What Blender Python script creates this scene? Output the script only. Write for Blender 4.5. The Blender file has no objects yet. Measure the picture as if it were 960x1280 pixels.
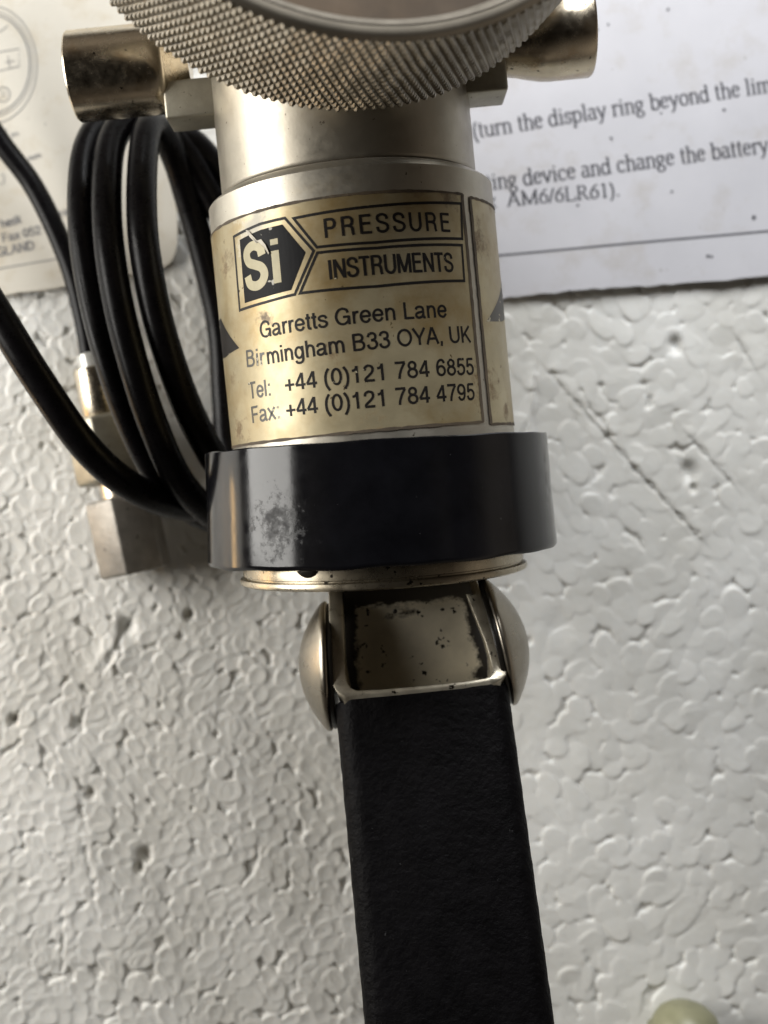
import bpy, bmesh, math, random
import numpy as np
from mathutils import Vector, Matrix

R_ = math.radians
sc = bpy.context.scene
COL = sc.collection
random.seed(7)

# ------------------------------------------------------------------ camera (1 unit = 1 cm)
F = 1450.0          # focal length in pixels of the 960 x 1280 photograph
H = 16.8            # camera height over the foam
cam_d = bpy.data.cameras.new('camera')
cam_d.sensor_fit = 'VERTICAL'
cam_d.sensor_height = 36.0
cam_d.lens = 36.0 * F / 1280.0
cam_d.clip_start = 0.5
cam_d.clip_end = 1000.0
cam_d.dof.use_dof = True
cam_d.dof.focus_distance = 12.35
cam_d.dof.aperture_fstop = 0.22
cam = bpy.data.objects.new('camera', cam_d)
cam.location = (0, 0, H)
COL.objects.link(cam)
sc.camera = cam

# ------------------------------------------------------------------ world: a dim room
w = bpy.data.worlds.new('World')
sc.world = w
w.use_nodes = True
nt = w.node_tree
bg = nt.nodes['Background']
tc = nt.nodes.new('ShaderNodeTexCoord')
nz = nt.nodes.new('ShaderNodeTexNoise'); nz.inputs['Scale'].default_value = 1.6; nz.inputs['Detail'].default_value = 3
cr = nt.nodes.new('ShaderNodeValToRGB')
cr.color_ramp.elements[0].position = 0.40; cr.color_ramp.elements[0].color = (0.03, 0.022, 0.016, 1)
cr.color_ramp.elements[1].position = 0.66; cr.color_ramp.elements[1].color = (0.30, 0.26, 0.215, 1)
nt.links.new(tc.outputs['Generated'], nz.inputs['Vector'])
nt.links.new(nz.outputs['Fac'], cr.inputs['Fac'])
# the phone and the person over the pump keep the room dark straight above
sx = nt.nodes.new('ShaderNodeVectorMath'); sx.operation = 'DOT_PRODUCT'; sx.inputs[1].default_value = (0.0, -0.30, 0.954)
mr = nt.nodes.new('ShaderNodeMapRange'); mr.inputs['From Min'].default_value = 0.45; mr.inputs['From Max'].default_value = 0.85
mr.inputs['To Min'].default_value = 1.0; mr.inputs['To Max'].default_value = 0.10
vm = nt.nodes.new('ShaderNodeVectorMath'); vm.operation = 'SCALE'
nt.links.new(tc.outputs['Generated'], sx.inputs[0]); nt.links.new(sx.outputs['Value'], mr.inputs['Value'])
nt.links.new(cr.outputs['Color'], vm.inputs[0]); nt.links.new(mr.outputs['Result'], vm.inputs['Scale'])
nt.links.new(vm.outputs['Vector'], bg.inputs['Color'])
bg.inputs['Strength'].default_value = 1.0

# ------------------------------------------------------------------ daylight, and an added amber light
def area(name, loc, target, sx, sy, power, col):
    d = bpy.data.lights.new(name, 'AREA')
    d.shape = 'RECTANGLE'; d.size = sx; d.size_y = sy
    d.energy = power; d.color = col
    o = bpy.data.objects.new(name, d)
    o.location = loc
    o.rotation_euler = (Vector(target) - Vector(loc)).to_track_quat('-Z', 'Y').to_euler()
    COL.objects.link(o)
    return o

area('window_light', (-23, 4, 11), (-2, 0, 1), 16, 15, 8200, (1.0, 0.975, 0.925))
area('doorway_light', (5, 20, 15), (2, 2, 0), 14, 11, 7600, (0.96, 0.98, 1.0))
area('added_amber_light', (-11, -1.4, 1.1), (0, -0.6, 2.6), 3.4, 0.8, 60, (1.0, 0.60, 0.22))  # added and unseen: puts an amber reflection strip on the grip ring

sc.view_settings.view_transform = 'Standard'
sc.view_settings.look = 'None'
sc.view_settings.exposure = 0.04
sc.view_settings.gamma = 1.0
sc.view_settings.use_curve_mapping = False
sc.cycles.max_bounces = 8

# ------------------------------------------------------------------ helpers
def ray(px, py):
    return Vector(((px - 480) / F, -(py - 640) / F, -1.0))

def at(px, py, z):                      # the spot at height z seen at a pixel of the photograph
    return Vector((0, 0, H)) + ray(px, py) * (H - z)

def tag(o, label=None, cat=None, group=None, kind=None):
    if label: o['label'] = label
    if cat: o['category'] = cat
    if group: o['group'] = group
    if kind: o['kind'] = kind
    return o

def empty(name, m=None):
    o = bpy.data.objects.new(name, None)
    o.empty_display_size = 0.5
    if m is not None: o.matrix_world = m
    COL.objects.link(o)
    return o

def link(name, me, mat, parent=None, smooth=True, angle=35):
    o = bpy.data.objects.new(name, me)
    if mat: me.materials.append(mat)
    if smooth:
        me.polygons.foreach_set('use_smooth', [True] * len(me.polygons))
        me.set_sharp_from_angle(angle=R_(angle))
    COL.objects.link(o)
    if parent: o.parent = parent
    return o

def mesh(name, verts, faces, mat, parent=None, smooth=True, angle=35):
    me = bpy.data.meshes.new(name)
    me.from_pydata([tuple(v) for v in verts], [], faces)
    me.validate()
    bm = bmesh.new(); bm.from_mesh(me)
    bmesh.ops.recalc_face_normals(bm, faces=bm.faces)
    bm.to_mesh(me); bm.free()
    return link(name, me, mat, parent, smooth, angle)

class MB:
    def __init__(s): s.v = []; s.f = []
    def add(s, v, f):
        k = len(s.v); s.v += [tuple(x) for x in v]; s.f += [[i + k for i in q] for q in f]
    def build(s, name, mat, parent=None, smooth=True, angle=35):
        return mesh(name, s.v, s.f, mat, parent, smooth, angle)

def lathe(prof, n=96, M=None, cap0=True, cap1=True):
    """profile of (radius, height) turned about local Y"""
    v = []; f = []
    for r, y in prof:
        for i in range(n):
            a = 2 * math.pi * i / n
            p = Vector((r * math.sin(a), y, r * math.cos(a)))
            v.append(M @ p if M else p)
    for j in range(len(prof) - 1):
        for i in range(n):
            k = (i + 1) % n
            f.append([j * n + i, j * n + k, (j + 1) * n + k, (j + 1) * n + i])
    if cap0: f.append(list(range(n))[::-1])
    if cap1: f.append([(len(prof) - 1) * n + i for i in range(n)])
    return v, f

def catmull(pts, sub=10):
    P = [Vector(p) for p in pts]
    P = [2 * P[0] - P[1]] + P + [2 * P[-1] - P[-2]]
    out = []
    for i in range(1, len(P) - 2):
        a, b, c, d = P[i - 1], P[i], P[i + 1], P[i + 2]
        for k in range(sub):
            t = k / sub
            out.append(0.5 * ((2 * b) + (c - a) * t + (2 * a - 5 * b + 4 * c - d) * t * t + (3 * b - a - 3 * c + d) * t ** 3))
    out.append(P[-2])
    return out

def tube(path, r, n=20):
    v = []; f = []
    t0 = (path[1] - path[0]).normalized()
    nrm = t0.orthogonal().normalized()
    for i, p in enumerate(path):
        t = (path[min(i + 1, len(path) - 1)] - path[max(i - 1, 0)]).normalized()
        nrm = (nrm - t * nrm.dot(t)).normalized()
        b = t.cross(nrm)
        for k in range(n):
            a = 2 * math.pi * k / n
            v.append(p + (nrm * math.cos(a) + b * math.sin(a)) * r)
    for i in range(len(path) - 1):
        for k in range(n):
            q = (k + 1) % n
            f.append([i * n + k, i * n + q, (i + 1) * n + q, (i + 1) * n + k])
    f.append(list(range(n))[::-1]); f.append([(len(path) - 1) * n + k for k in range(n)])
    return v, f

def bevel_mesh(o, width, seg=3, angle=30):
    bm = bmesh.new(); bm.from_mesh(o.data)
    es = [e for e in bm.edges if len(e.link_faces) == 2 and e.calc_face_angle(0) > R_(angle)]
    bmesh.ops.bevel(bm, geom=es, offset=width, segments=seg, profile=0.5, affect='EDGES', clamp_overlap=True)
    bm.to_mesh(o.data); bm.free()
    o.data.polygons.foreach_set('use_smooth', [True] * len(o.data.polygons))
    o.data.set_sharp_from_angle(angle=R_(40))
    return o

def box(name, c, s, mat, parent, bev=0.03, M=None):
    v = [Vector((c[0] + s[0] / 2 * x, c[1] + s[1] / 2 * y, c[2] + s[2] / 2 * z)) for x in (-1, 1) for y in (-1, 1) for z in (-1, 1)]
    if M: v = [M @ p for p in v]
    f = [[0, 1, 3, 2], [4, 6, 7, 5], [0, 4, 5, 1], [2, 3, 7, 6], [0, 2, 6, 4], [1, 5, 7, 3]]
    return bevel_mesh(mesh(name, v, f, mat, parent), bev)

# ------------------------------------------------------------------ materials
def mat(name, base, rough=0.5, metal=0.0, spec=0.5, var=0.0, var_scale=3.0, specks=0.0, speck_scale=9.0,
        speck_col=(0.03, 0.025, 0.02), bump=0.0, bump_scale=40.0, rough_var=0.0, stain=None, stain_amt=0.0,
        stain_scale=1.2, stretch=(1, 1, 1), aniso=0.0, coat=0.0):
    m = bpy.data.materials.new(name); m.use_nodes = True
    t = m.node_tree; N = t.nodes; Lk = t.links
    b = N['Principled BSDF']
    b.inputs['Roughness'].default_value = rough
    b.inputs['Metallic'].default_value = metal
    b.inputs['Specular IOR Level'].default_value = spec
    b.inputs['Coat Weight'].default_value = coat
    b.inputs['Anisotropic'].default_value = aniso
    tcn = N.new('ShaderNodeTexCoord'); mp = N.new('ShaderNodeMapping')
    mp.inputs['Scale'].default_value = stretch
    Lk.new(tcn.outputs['Object'], mp.inputs['Vector'])
    vec = mp.outputs['Vector']
    def noise(scale, detail=4, rg=0.6):
        n = N.new('ShaderNodeTexNoise'); n.inputs['Scale'].default_value = scale
        n.inputs['Detail'].default_value = detail; n.inputs['Roughness'].default_value = rg
        Lk.new(vec, n.inputs['Vector']); return n.outputs['Fac']
    def ramp(fac, p0, p1, c0=(0, 0, 0, 1), c1=(1, 1, 1, 1)):
        r = N.new('ShaderNodeValToRGB'); e = r.color_ramp.elements
        e[0].position = p0; e[1].position = p1; e[0].color = c0; e[1].color = c1
        Lk.new(fac, r.inputs['Fac']); return r.outputs['Color']
    def mix(fac, a, bb):
        x = N.new('ShaderNodeMix'); x.data_type = 'RGBA'
        Lk.new(fac, x.inputs['Factor'])
        for sock, val in ((x.inputs['A'], a), (x.inputs['B'], bb)):
            if isinstance(val, tuple): sock.default_value = (*val[:3], 1)
            else: Lk.new(val, sock)
        return x.outputs['Result']
    col = tuple(base)
    if var:
        lo = tuple(max(0, c * (1 - var)) for c in base); hi = tuple(min(1, c * (1 + var)) for c in base)
        col = mix(ramp(noise(var_scale), 0.3, 0.7), lo, hi)
    if stain is not None:
        col = mix(ramp(noise(stain_scale, 6, 0.65), 0.62 - stain_amt * 0.3, 0.80 - stain_amt * 0.2), col, tuple(stain))
    if specks:
        s = ramp(noise(speck_scale, 3, 0.7), 0.74 - specks * 0.1, 0.77 - specks * 0.1)
        col = mix(s, col, tuple(speck_col))
    if isinstance(col, tuple): b.inputs['Base Color'].default_value = (*col, 1)
    else: Lk.new(col, b.inputs['Base Color'])
    if rough_var:
        mr = N.new('ShaderNodeMapRange')
        mr.inputs['To Min'].default_value = max(0.02, rough - rough_var); mr.inputs['To Max'].default_value = min(1, rough + rough_var)
        mr.inputs['From Min'].default_value = 0.3; mr.inputs['From Max'].default_value = 0.7
        Lk.new(noise(var_scale * 2.3, 6, 0.7), mr.inputs['Value']); Lk.new(mr.outputs['Result'], b.inputs['Roughness'])
    if bump:
        bp = N.new('ShaderNodeBump'); bp.inputs['Strength'].default_value = bump; bp.inputs['Distance'].default_value = 0.02
        Lk.new(noise(bump_scale, 5, 0.6), bp.inputs['Height']); Lk.new(bp.outputs['Normal'], b.inputs['Normal'])
    return m

M_alu = mat('satin_aluminium', (0.42, 0.39, 0.33), 0.42, 0.85, var=0.08, var_scale=2.5, specks=0.55, speck_scale=11,
            speck_col=(0.10, 0.085, 0.06), rough_var=0.07, stain=(0.42, 0.36, 0.26), stain_amt=0.15, bump=0.05, bump_scale=25)
M_neck = mat('turned_aluminium', (0.34, 0.31, 0.255), 0.40, 0.88, var=0.06, var_scale=3, specks=0.45, speck_scale=10,
             speck_col=(0.12, 0.10, 0.08), rough_var=0.06, bump=0.06, bump_scale=18)
M_label = mat('gold_foil_label', (0.36, 0.305, 0.19), 0.42, 0.5, var=0.16, var_scale=1.4, specks=0.35, speck_scale=9,
              speck_col=(0.10, 0.07, 0.03), rough_var=0.07, stain=(0.25, 0.175, 0.07), stain_amt=0.58, stain_scale=0.9, bump=0.05, bump_scale=9)
M_edge = mat('label_edge_grime', (0.07, 0.05, 0.03), 0.7, var=0.4, var_scale=6)
M_ink = mat('label_ink', (0.010, 0.008, 0.007), 0.5, 0.0, spec=0.2, var=0.3, var_scale=4, specks=0.6, speck_scale=5,
            speck_col=(0.45, 0.40, 0.28))
M_inkworn = mat('worn_label_ink', (0.05, 0.045, 0.035), 0.42, 0.0, specks=1.5, speck_scale=7, speck_col=(0.46, 0.41, 0.29))
M_gold = mat('logo_gold', (0.34, 0.30, 0.18), 0.5, 0.1, var=0.15, var_scale=5)
M_logo = mat('logo_black', (0.005, 0.005, 0.006), 0.5, 0.0, spec=0.10, specks=0.75, speck_scale=4.2, speck_col=(0.5, 0.48, 0.42), bump=0.12, bump_scale=7)
M_ring = mat('glossy_black_plastic', (0.004, 0.004, 0.005), 0.13, 0.0, spec=0.34, var=0.3, rough_var=0.05, var_scale=2.5,
             specks=0.1, speck_scale=14, speck_col=(0.05, 0.05, 0.05), bump=0.02, bump_scale=30)
M_cap = mat('worn_steel', (0.42, 0.37, 0.28), 0.3, 0.9, specks=1.1, speck_scale=7, var=0.15, rough_var=0.1)
M_rivet = mat('nickel_rivet', (0.31, 0.28, 0.23), 0.32, 1.0, var=0.1, specks=0.4, speck_scale=9, rough_var=0.08)
M_clevis = mat('plated_sheet_steel', (0.60, 0.55, 0.44), 0.34, 0.85, var=0.15, var_scale=4, specks=1.1, speck_scale=5,
               speck_col=(0.02, 0.015, 0.01), rough_var=0.1, stain=(0.12, 0.09, 0.05), stain_amt=0.3, stain_scale=1.8)
M_tongue = mat('oily_steel', (0.66, 0.60, 0.47), 0.38, 0.35, var=0.15, var_scale=2, specks=1.2, speck_scale=4.5,
               speck_col=(0.012, 0.010, 0.008), rough_var=0.1, bump=0.05)
M_grease = mat('black_grease', (0.012, 0.010, 0.008), 0.35, var=0.4, var_scale=8, bump=0.5, bump_scale=14)
M_sleeve = mat('black_vinyl', (0.003, 0.0027, 0.003), 0.46, 0.0, spec=0.04, var=0.4, var_scale=3, specks=0.2, speck_scale=13, speck_col=(0.03, 0.03, 0.03), bump=1.0, bump_scale=12, rough_var=0.06)
M_nickel = mat('nickel_brass', (0.56, 0.49, 0.38), 0.24, 1.0, var=0.12, var_scale=3, specks=0.7, speck_scale=8, rough_var=0.08,
               stain=(0.40, 0.25, 0.10), stain_amt=0.25, stain_scale=1.4)
M_block = mat('cast_brass', (0.36, 0.335, 0.27), 0.45, 0.8, var=0.12, var_scale=5, specks=0.8, speck_scale=9, bump=0.2, bump_scale=15)
M_nut = mat('tarnished_brass', (0.27, 0.25, 0.22), 0.5, 0.6, var=0.2, var_scale=4, specks=0.8, speck_scale=8, bump=0.3, bump_scale=12)
M_knurl = mat('knurled_aluminium', (0.32, 0.285, 0.23), 0.38, 0.9, var=0.15, var_scale=2)
M_bezel = mat('bezel_metal', (0.16, 0.14, 0.11), 0.6, 0.5, var=0.1, rough_var=0.08)
M_glass = mat('brown_display_window', (0.075, 0.052, 0.032), 0.5, 0.0, spec=0.12, var=0.4, var_scale=1.2, rough_var=0.08)
M_hose = mat('black_rubber_hose', (0.004, 0.0035, 0.004), 0.30, 0.0, spec=0.13, var=0.3, var_scale=4, rough_var=0.08, bump=0.03, bump_scale=30)
M_clear = mat('clear_ferrule', (0.55, 0.55, 0.52), 0.12, 0.3)
M_paper = mat('old_paper', (0.505, 0.50, 0.525), 0.75, 0.0, spec=0.2, var=0.035, var_scale=1.2, specks=0.35, speck_scale=7,
              speck_col=(0.30, 0.28, 0.27), bump=0.06, bump_scale=6, stain=(0.44, 0.42, 0.41), stain_amt=0.3, stain_scale=1.5)
M_card = mat('old_card', (0.545, 0.515, 0.45), 0.75, 0.0, spec=0.2, var=0.04, var_scale=1.2, specks=0.35, speck_scale=7,
             speck_col=(0.30, 0.28, 0.25), bump=0.06, bump_scale=6, stain=(0.46, 0.40, 0.30), stain_amt=0.35, stain_scale=1.5)
M_pedge = mat('yellowed_paper_edge', (0.50, 0.42, 0.29), 0.8, var=0.3, var_scale=4)
M_print = mat('grey_print', (0.065, 0.065, 0.075), 0.7, spec=0.2, var=0.3, var_scale=6, specks=0.4, speck_scale=12, speck_col=(0.35, 0.35, 0.35))
M_faint = mat('faded_print', (0.20, 0.20, 0.205), 0.75, spec=0.2, var=0.2, var_scale=6)
M_green = mat('pale_green_plastic', (0.22, 0.215, 0.13), 0.4, var=0.12, var_scale=4)

def smear(m, attr, colour, rough, scale, centre=None, radius=0.5, strength=0.62):
    """grime, dark tones or scuffs broken up by noise: over a painted-on mask of the mesh, or about one worn spot"""
    t = m.node_tree; N = t.nodes; Lk = t.links; b = N['Principled BSDF']
    tcn = N.new('ShaderNodeTexCoord')
    n = N.new('ShaderNodeTexNoise'); n.inputs['Scale'].default_value = scale; n.inputs['Detail'].default_value = 6; n.inputs['Roughness'].default_value = 0.7
    Lk.new(tcn.outputs['Object'], n.inputs['Vector'])
    if attr:
        a = N.new('ShaderNodeAttribute'); a.attribute_name = attr; mask = a.outputs['Fac']
    else:
        d = N.new('ShaderNodeVectorMath'); d.operation = 'DISTANCE'; d.inputs[1].default_value = centre
        Lk.new(tcn.outputs['Object'], d.inputs[0])
        r = N.new('ShaderNodeMapRange'); r.inputs['From Min'].default_value = 0.0; r.inputs['From Max'].default_value = radius
        r.inputs['To Min'].default_value = strength; r.inputs['To Max'].default_value = 0.0
        Lk.new(d.outputs['Value'], r.inputs['Value']); mask = r.outputs['Result']
    ad = N.new('ShaderNodeMath'); ad.operation = 'ADD'; Lk.new(mask, ad.inputs[0]); Lk.new(n.outputs['Fac'], ad.inputs[1])
    cr = N.new('ShaderNodeMapRange'); cr.inputs['From Min'].default_value = 0.80; cr.inputs['From Max'].default_value = 1.02
    Lk.new(ad.outputs['Value'], cr.inputs['Value'])
    for sock, val in ((b.inputs['Base Color'], colour), (b.inputs['Roughness'], rough), (b.inputs['Metallic'], 0.0)):
        x = N.new('ShaderNodeMix'); x.data_type = 'RGBA' if sock.name == 'Base Color' else 'FLOAT'
        k = 6 if x.data_type == 'RGBA' else 2
        A_, B_ = x.inputs[k], x.inputs[k + 1]; out = x.outputs[2 if x.data_type == 'RGBA' else 0]
        if sock.is_linked: Lk.new(sock.links[0].from_socket, A_)
        else: A_.default_value = sock.default_value
        B_.default_value = (*val, 1) if x.data_type == 'RGBA' else val
        Lk.new(cr.outputs['Result'], x.inputs[0]); Lk.new(out, sock)
smear(M_knurl, 'dirt_and_dark', (0.035, 0.028, 0.02), 0.6, 5)  # darker tone in the knurl grooves
smear(M_tongue, 'dirt_and_dark', (0.014, 0.011, 0.008), 0.4, 8)  # grime along the edges, plus a dark reflection painted across the top

# foam
M_foam = bpy.data.materials.new('white_bead_foam'); M_foam.use_nodes = True
t = M_foam.node_tree; b = t.nodes['Principled BSDF']
tcn = t.nodes.new('ShaderNodeTexCoord')
n1 = t.nodes.new('ShaderNodeTexNoise'); n1.inputs['Scale'].default_value = 0.55; n1.inputs['Detail'].default_value = 4
r1 = t.nodes.new('ShaderNodeValToRGB')
r1.color_ramp.elements[0].position = 0.35; r1.color_ramp.elements[0].color = (0.61, 0.60, 0.56, 1)
r1.color_ramp.elements[1].position = 0.65; r1.color_ramp.elements[1].color = (0.70, 0.695, 0.665, 1)
at_n = t.nodes.new('ShaderNodeAttribute'); at_n.attribute_name = 'dirt_and_dark'
mx = t.nodes.new('ShaderNodeMix'); mx.data_type = 'RGBA'
mx.inputs['B'].default_value = (0.40, 0.36, 0.29, 1)
t.links.new(tcn.outputs['Object'], n1.inputs['Vector']); t.links.new(n1.outputs['Fac'], r1.inputs['Fac'])
t.links.new(r1.outputs['Color'], mx.inputs['A']); t.links.new(at_n.outputs['Fac'], mx.inputs['Factor'])
t.links.new(mx.outputs['Result'], b.inputs['Base Color'])
n2 = t.nodes.new('ShaderNodeTexNoise'); n2.inputs['Scale'].default_value = 9; n2.inputs['Detail'].default_value = 5
bp = t.nodes.new('ShaderNodeBump'); bp.inputs['Strength'].default_value = 0.25; bp.inputs['Distance'].default_value = 0.03
t.links.new(tcn.outputs['Object'], n2.inputs['Vector']); t.links.new(n2.outputs['Fac'], bp.inputs['Height']); t.links.new(bp.outputs['Normal'], b.inputs['Normal'])
b.inputs['Roughness'].default_value = 0.42
b.inputs['Subsurface Weight'].default_value = 0.5
b.inputs['Subsurface Radius'].default_value = (0.06, 0.055, 0.05)
b.inputs['Subsurface Scale'].default_value = 1.0
b.inputs['Specular IOR Level'].default_value = 0.5

# ------------------------------------------------------------------ the foam surface
def build_foam():
    rng = np.random.default_rng(11)
    st = 0.0165
    xs = np.arange(-6.6, 6.6, st); ys = np.arange(-8.6, 8.6, st)
    ext = np.array([1.0, 3, 8, 20, 45])
    X1 = np.concatenate([xs[0] - ext[::-1], xs, xs[-1] + ext]); Y1 = np.concatenate([ys[0] - ext[::-1], ys, ys[-1] + ext])
    X, Y = np.meshgrid(X1, Y1)
    # warp so that the beads are uneven in size
    Xw = X + 0.10 * np.sin(Y * 1.7 + 0.6) + 0.05 * np.sin(Y * 4.3 + X * 2.1) + 0.012 * np.sin(Y * 13 + X * 5); Yw = Y + 0.10 * np.sin(X * 1.9 + 1.1) + 0.05 * np.sin(X * 4.9 - Y * 1.3) + 0.012 * np.sin(X * 12 - Y * 6)
    def beads(sp, seed, conc, hs, ts, rmin, rmax):
        """the tops of pressed beads: every spot belongs to the highest round bead that reaches it"""
        rng = np.random.default_rng(seed); gn = 420
        jx = 0.12 + rng.random((gn, gn)) * 0.70 + 0.30 * (np.arange(gn)[None, :] % 2); jy = 0.12 + rng.random((gn, gn)) * 0.76
        rad = sp * (rmin + (rmax - rmin) * rng.random((gn, gn)) ** 1.6)
        off = rng.normal(0, hs, (gn, gn)) + 0.25 * (sp * 0.62 - rad) * 0.2
        tx = rng.normal(0, ts, (gn, gn)); ty = rng.normal(0, ts, (gn, gn)); cc = rng.uniform(0.5, 1.25, (gn, gn))
        asp = rng.uniform(-0.14, 0.14, (gn, gn)); asq = rng.uniform(-0.14, 0.14, (gn, gn))
        ci = np.floor(Xw / sp).astype(int) + gn // 2; cj = np.floor(Yw / sp).astype(int) + gn // 2
        Zb = np.full(X.shape, -0.16)
        for a in range(-2, 3):
            for c in range(-2, 3):
                i = np.clip(ci + a, 0, gn - 1); j = np.clip(cj + c, 0, gn - 1)
                dx = Xw - (i - gn // 2 + jx[i, j]) * sp; dy = Yw - (j - gn // 2 + jy[i, j]) * sp
                q = np.sqrt(dx * dx * (1 + asp[i, j]) + dy * dy * (1 - asp[i, j]) + 2 * asq[i, j] * dx * dy) / rad[i, j]
                inside = np.minimum(q, 1.0)
                h = off[i, j] + tx[i, j] * dx + ty[i, j] * dy + conc * cc[i, j] * (inside ** 2 - 0.6) - np.maximum(0, q - 0.93) ** 2 * 1.5 - np.maximum(0, q - 1.02) * 0.08
                Zb = np.maximum(Zb, h)
        return Zb
    bl = np.clip((Xw - 0.1) / 1.5, 0, 1); bl = bl * bl * (3 - 2 * bl)
    ZA = beads(0.215, 3, 0.016, 0.0042, 0.026, 0.60, 0.80)
    ZB = beads(0.245, 8, -0.004, 0.0056, 0.045, 0.61, 0.88)
    Z = ZA * (1 - bl) + ZB * bl
    low = np.clip((-0.035 - Z) / 0.05, 0, 1)
    Z = np.where(Z < -0.03, -0.03 + (Z + 0.03) * 0.5, Z); Z = np.maximum(Z, -0.06)
    def blur(q):
        for ax_ in (0, 1):
            q = 0.5 * q + 0.25 * np.roll(q, 1, ax_) + 0.25 * np.roll(q, -1, ax_)
        return q
    Z = blur(Z) * (1 - 0.22 * bl)
    dirt_and_dark = 0.12 * low
    # creases and dents
    def seg(p, q):
        ax, ay = at(*p, 0)[:2]; bx, by = at(*q, 0)[:2]
        L2 = (bx - ax) ** 2 + (by - ay) ** 2
        tt = np.clip(((X - ax) * (bx - ax) + (Y - ay) * (by - ay)) / L2, 0, 1)
        sx, sy = X - ax - tt * (bx - ax), Y - ay - tt * (by - ay)
        return np.sqrt(sx ** 2 + sy ** 2), ((bx - ax) * sy - (by - ay) * sx) / math.sqrt(L2)
    for p, q, dep, wd in (((690, 468), (760, 545), .04, .03), ((760, 545), (795, 585), .04, .025), ((795, 585), (872, 668), .055, .025),
                          ((128, 838), (160, 778), .06, .05), ((78, 1150), (77, 1215), .07, .02), ((106, 1060), (118, 1120), .06, .025),
                          ((866, 548), (912, 600), .035, .03), ((925, 425), (940, 450), .03, .04), ((660, 560), (668, 470), -.04, .06)):
        d, side = seg(p, q)
        d = d + 0.02 * np.sin(X * 11 - Y * 17) * (d < 0.2)
        Z -= dep * np.exp(-(d / wd) ** 2) * (0.35 + 0.5 * np.sin(X * 14.3 + Y * 5.1) ** 2)
        Z += 0.018 * np.exp(-(d / 0.22) ** 2) * (side > 0)
    for px, py, rad, dep in ((158, 782, .11, .09), (144, 825, .25, -.04), (180, 1070, .08, .14), (173, 1086, .06, .14), (236, 768, .06, .15), (15, 900, .06, .14),
                             (862, 590, .12, .10), (868, 610, .05, .1), (112, 992, .06, .12), (845, 430, .09, .10), (700, 780, .2, .04), (95, 905, .07, .1)):
        c = at(px, py, 0)
        d = np.sqrt((X - c.x) ** 2 + ((Y - c.y) * 0.8) ** 2)
        g = np.exp(-(d / rad) ** 2.5)
        Z -= dep * g
        if dep > .1: dirt_and_dark = np.maximum(dirt_and_dark, 0.5 * g)
    Z += 0.03 * np.sin(X * 0.9 + 1) * np.sin(Y * 0.7) + 0.014 * np.sin(X * 2.6 + Y * 1.2)
    edge = np.clip((7.0 - np.abs(X)) / 0.5, 0, 1) * np.clip((9.0 - np.abs(Y)) / 0.5, 0, 1)
    Z = Z * edge - 0.03
    ny, nx = X.shape
    V = np.stack([X, Y, Z], -1).reshape(-1, 3).astype(np.float32)
    idx = np.arange(nx * ny).reshape(ny, nx)
    Q = np.stack([idx[:-1, :-1], idx[:-1, 1:], idx[1:, 1:], idx[1:, :-1]], -1).reshape(-1, 4).astype(np.int32)
    me = bpy.data.meshes.new('foam_surface')
    me.vertices.add(len(V)); me.vertices.foreach_set('co', V.ravel())
    me.loops.add(Q.size); me.loops.foreach_set('vertex_index', Q.ravel())
    me.polygons.add(len(Q)); me.polygons.foreach_set('loop_start', np.arange(0, Q.size, 4, dtype=np.int32))
    me.update(calc_edges=True)
    at_ = me.attributes.new('dirt_and_dark', 'FLOAT', 'POINT'); at_.data.foreach_set('value', np.clip(dirt_and_dark * edge, 0, 1).ravel().astype(np.float32))
    me.materials.append(M_foam)
    me.polygons.foreach_set('use_smooth', np.ones(len(Q), bool))
    o = bpy.data.objects.new('foam_surface', me); COL.objects.link(o)
    tag(o, 'white expanded polystyrene surface of pressed beads under the pump', 'foam', kind='structure')
build_foam()

# ------------------------------------------------------------------ printed sheets
def sheet(name, outline_px, z, material, label, wave=0.018, thick=0.016):
    """a sheet of paper lying on the foam: outline given where the photograph shows it, its own thickness"""
    bm = bmesh.new()
    vs = [bm.verts.new(at(px, py, z)) for px, py in outline_px]
    f = bm.faces.new(vs)
    bmesh.ops.triangulate(bm, faces=[f])
    xs = [v.co.x for v in bm.verts]; ys = [v.co.y for v in bm.verts]
    for k in range(1, 40):
        x = min(xs) + (max(xs) - min(xs)) * k / 40
        bmesh.ops.bisect_plane(bm, geom=bm.verts[:] + bm.edges[:] + bm.faces[:], plane_co=(x, 0, 0), plane_no=(1, 0, 0))
        y = min(ys) + (max(ys) - min(ys)) * k / 40
        bmesh.ops.bisect_plane(bm, geom=bm.verts[:] + bm.edges[:] + bm.faces[:], plane_co=(0, y, 0), plane_no=(0, 1, 0))
    bmesh.ops.recalc_face_normals(bm, faces=bm.faces)
    if bm.faces[0].normal.z < 0: bmesh.ops.reverse_faces(bm, faces=bm.faces)
    r = bmesh.ops.extrude_face_region(bm, geom=bm.faces[:])
    for v in [g for g in r['geom'] if isinstance(g, bmesh.types.BMVert)]: v.co.z += thick
    bmesh.ops.recalc_face_normals(bm, faces=bm.faces)
    me = bpy.data.meshes.new(name); bm.to_mesh(me); bm.free()
    for v in me.vertices: v.co.z += wave_z(v.co.x, v.co.y) * wave
    me.materials.append(material); me.materials.append(M_pedge)
    for p in me.polygons:
        if abs(p.normal.z) < 0.5: p.material_index = 1
    o = bpy.data.objects.new(name, me); COL.objects.link(o)
    me.polygons.foreach_set('use_smooth', [True] * len(me.polygons)); me.set_sharp_from_angle(angle=R_(40))
    tag(o, label, 'paper')
    return o

def wave_z(x, y): return math.sin(x * 1.1 + 0.4) * math.sin(y * 0.8 + 0.3) + 0.4 * math.sin(x * 2.3 - y * 1.7)

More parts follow.
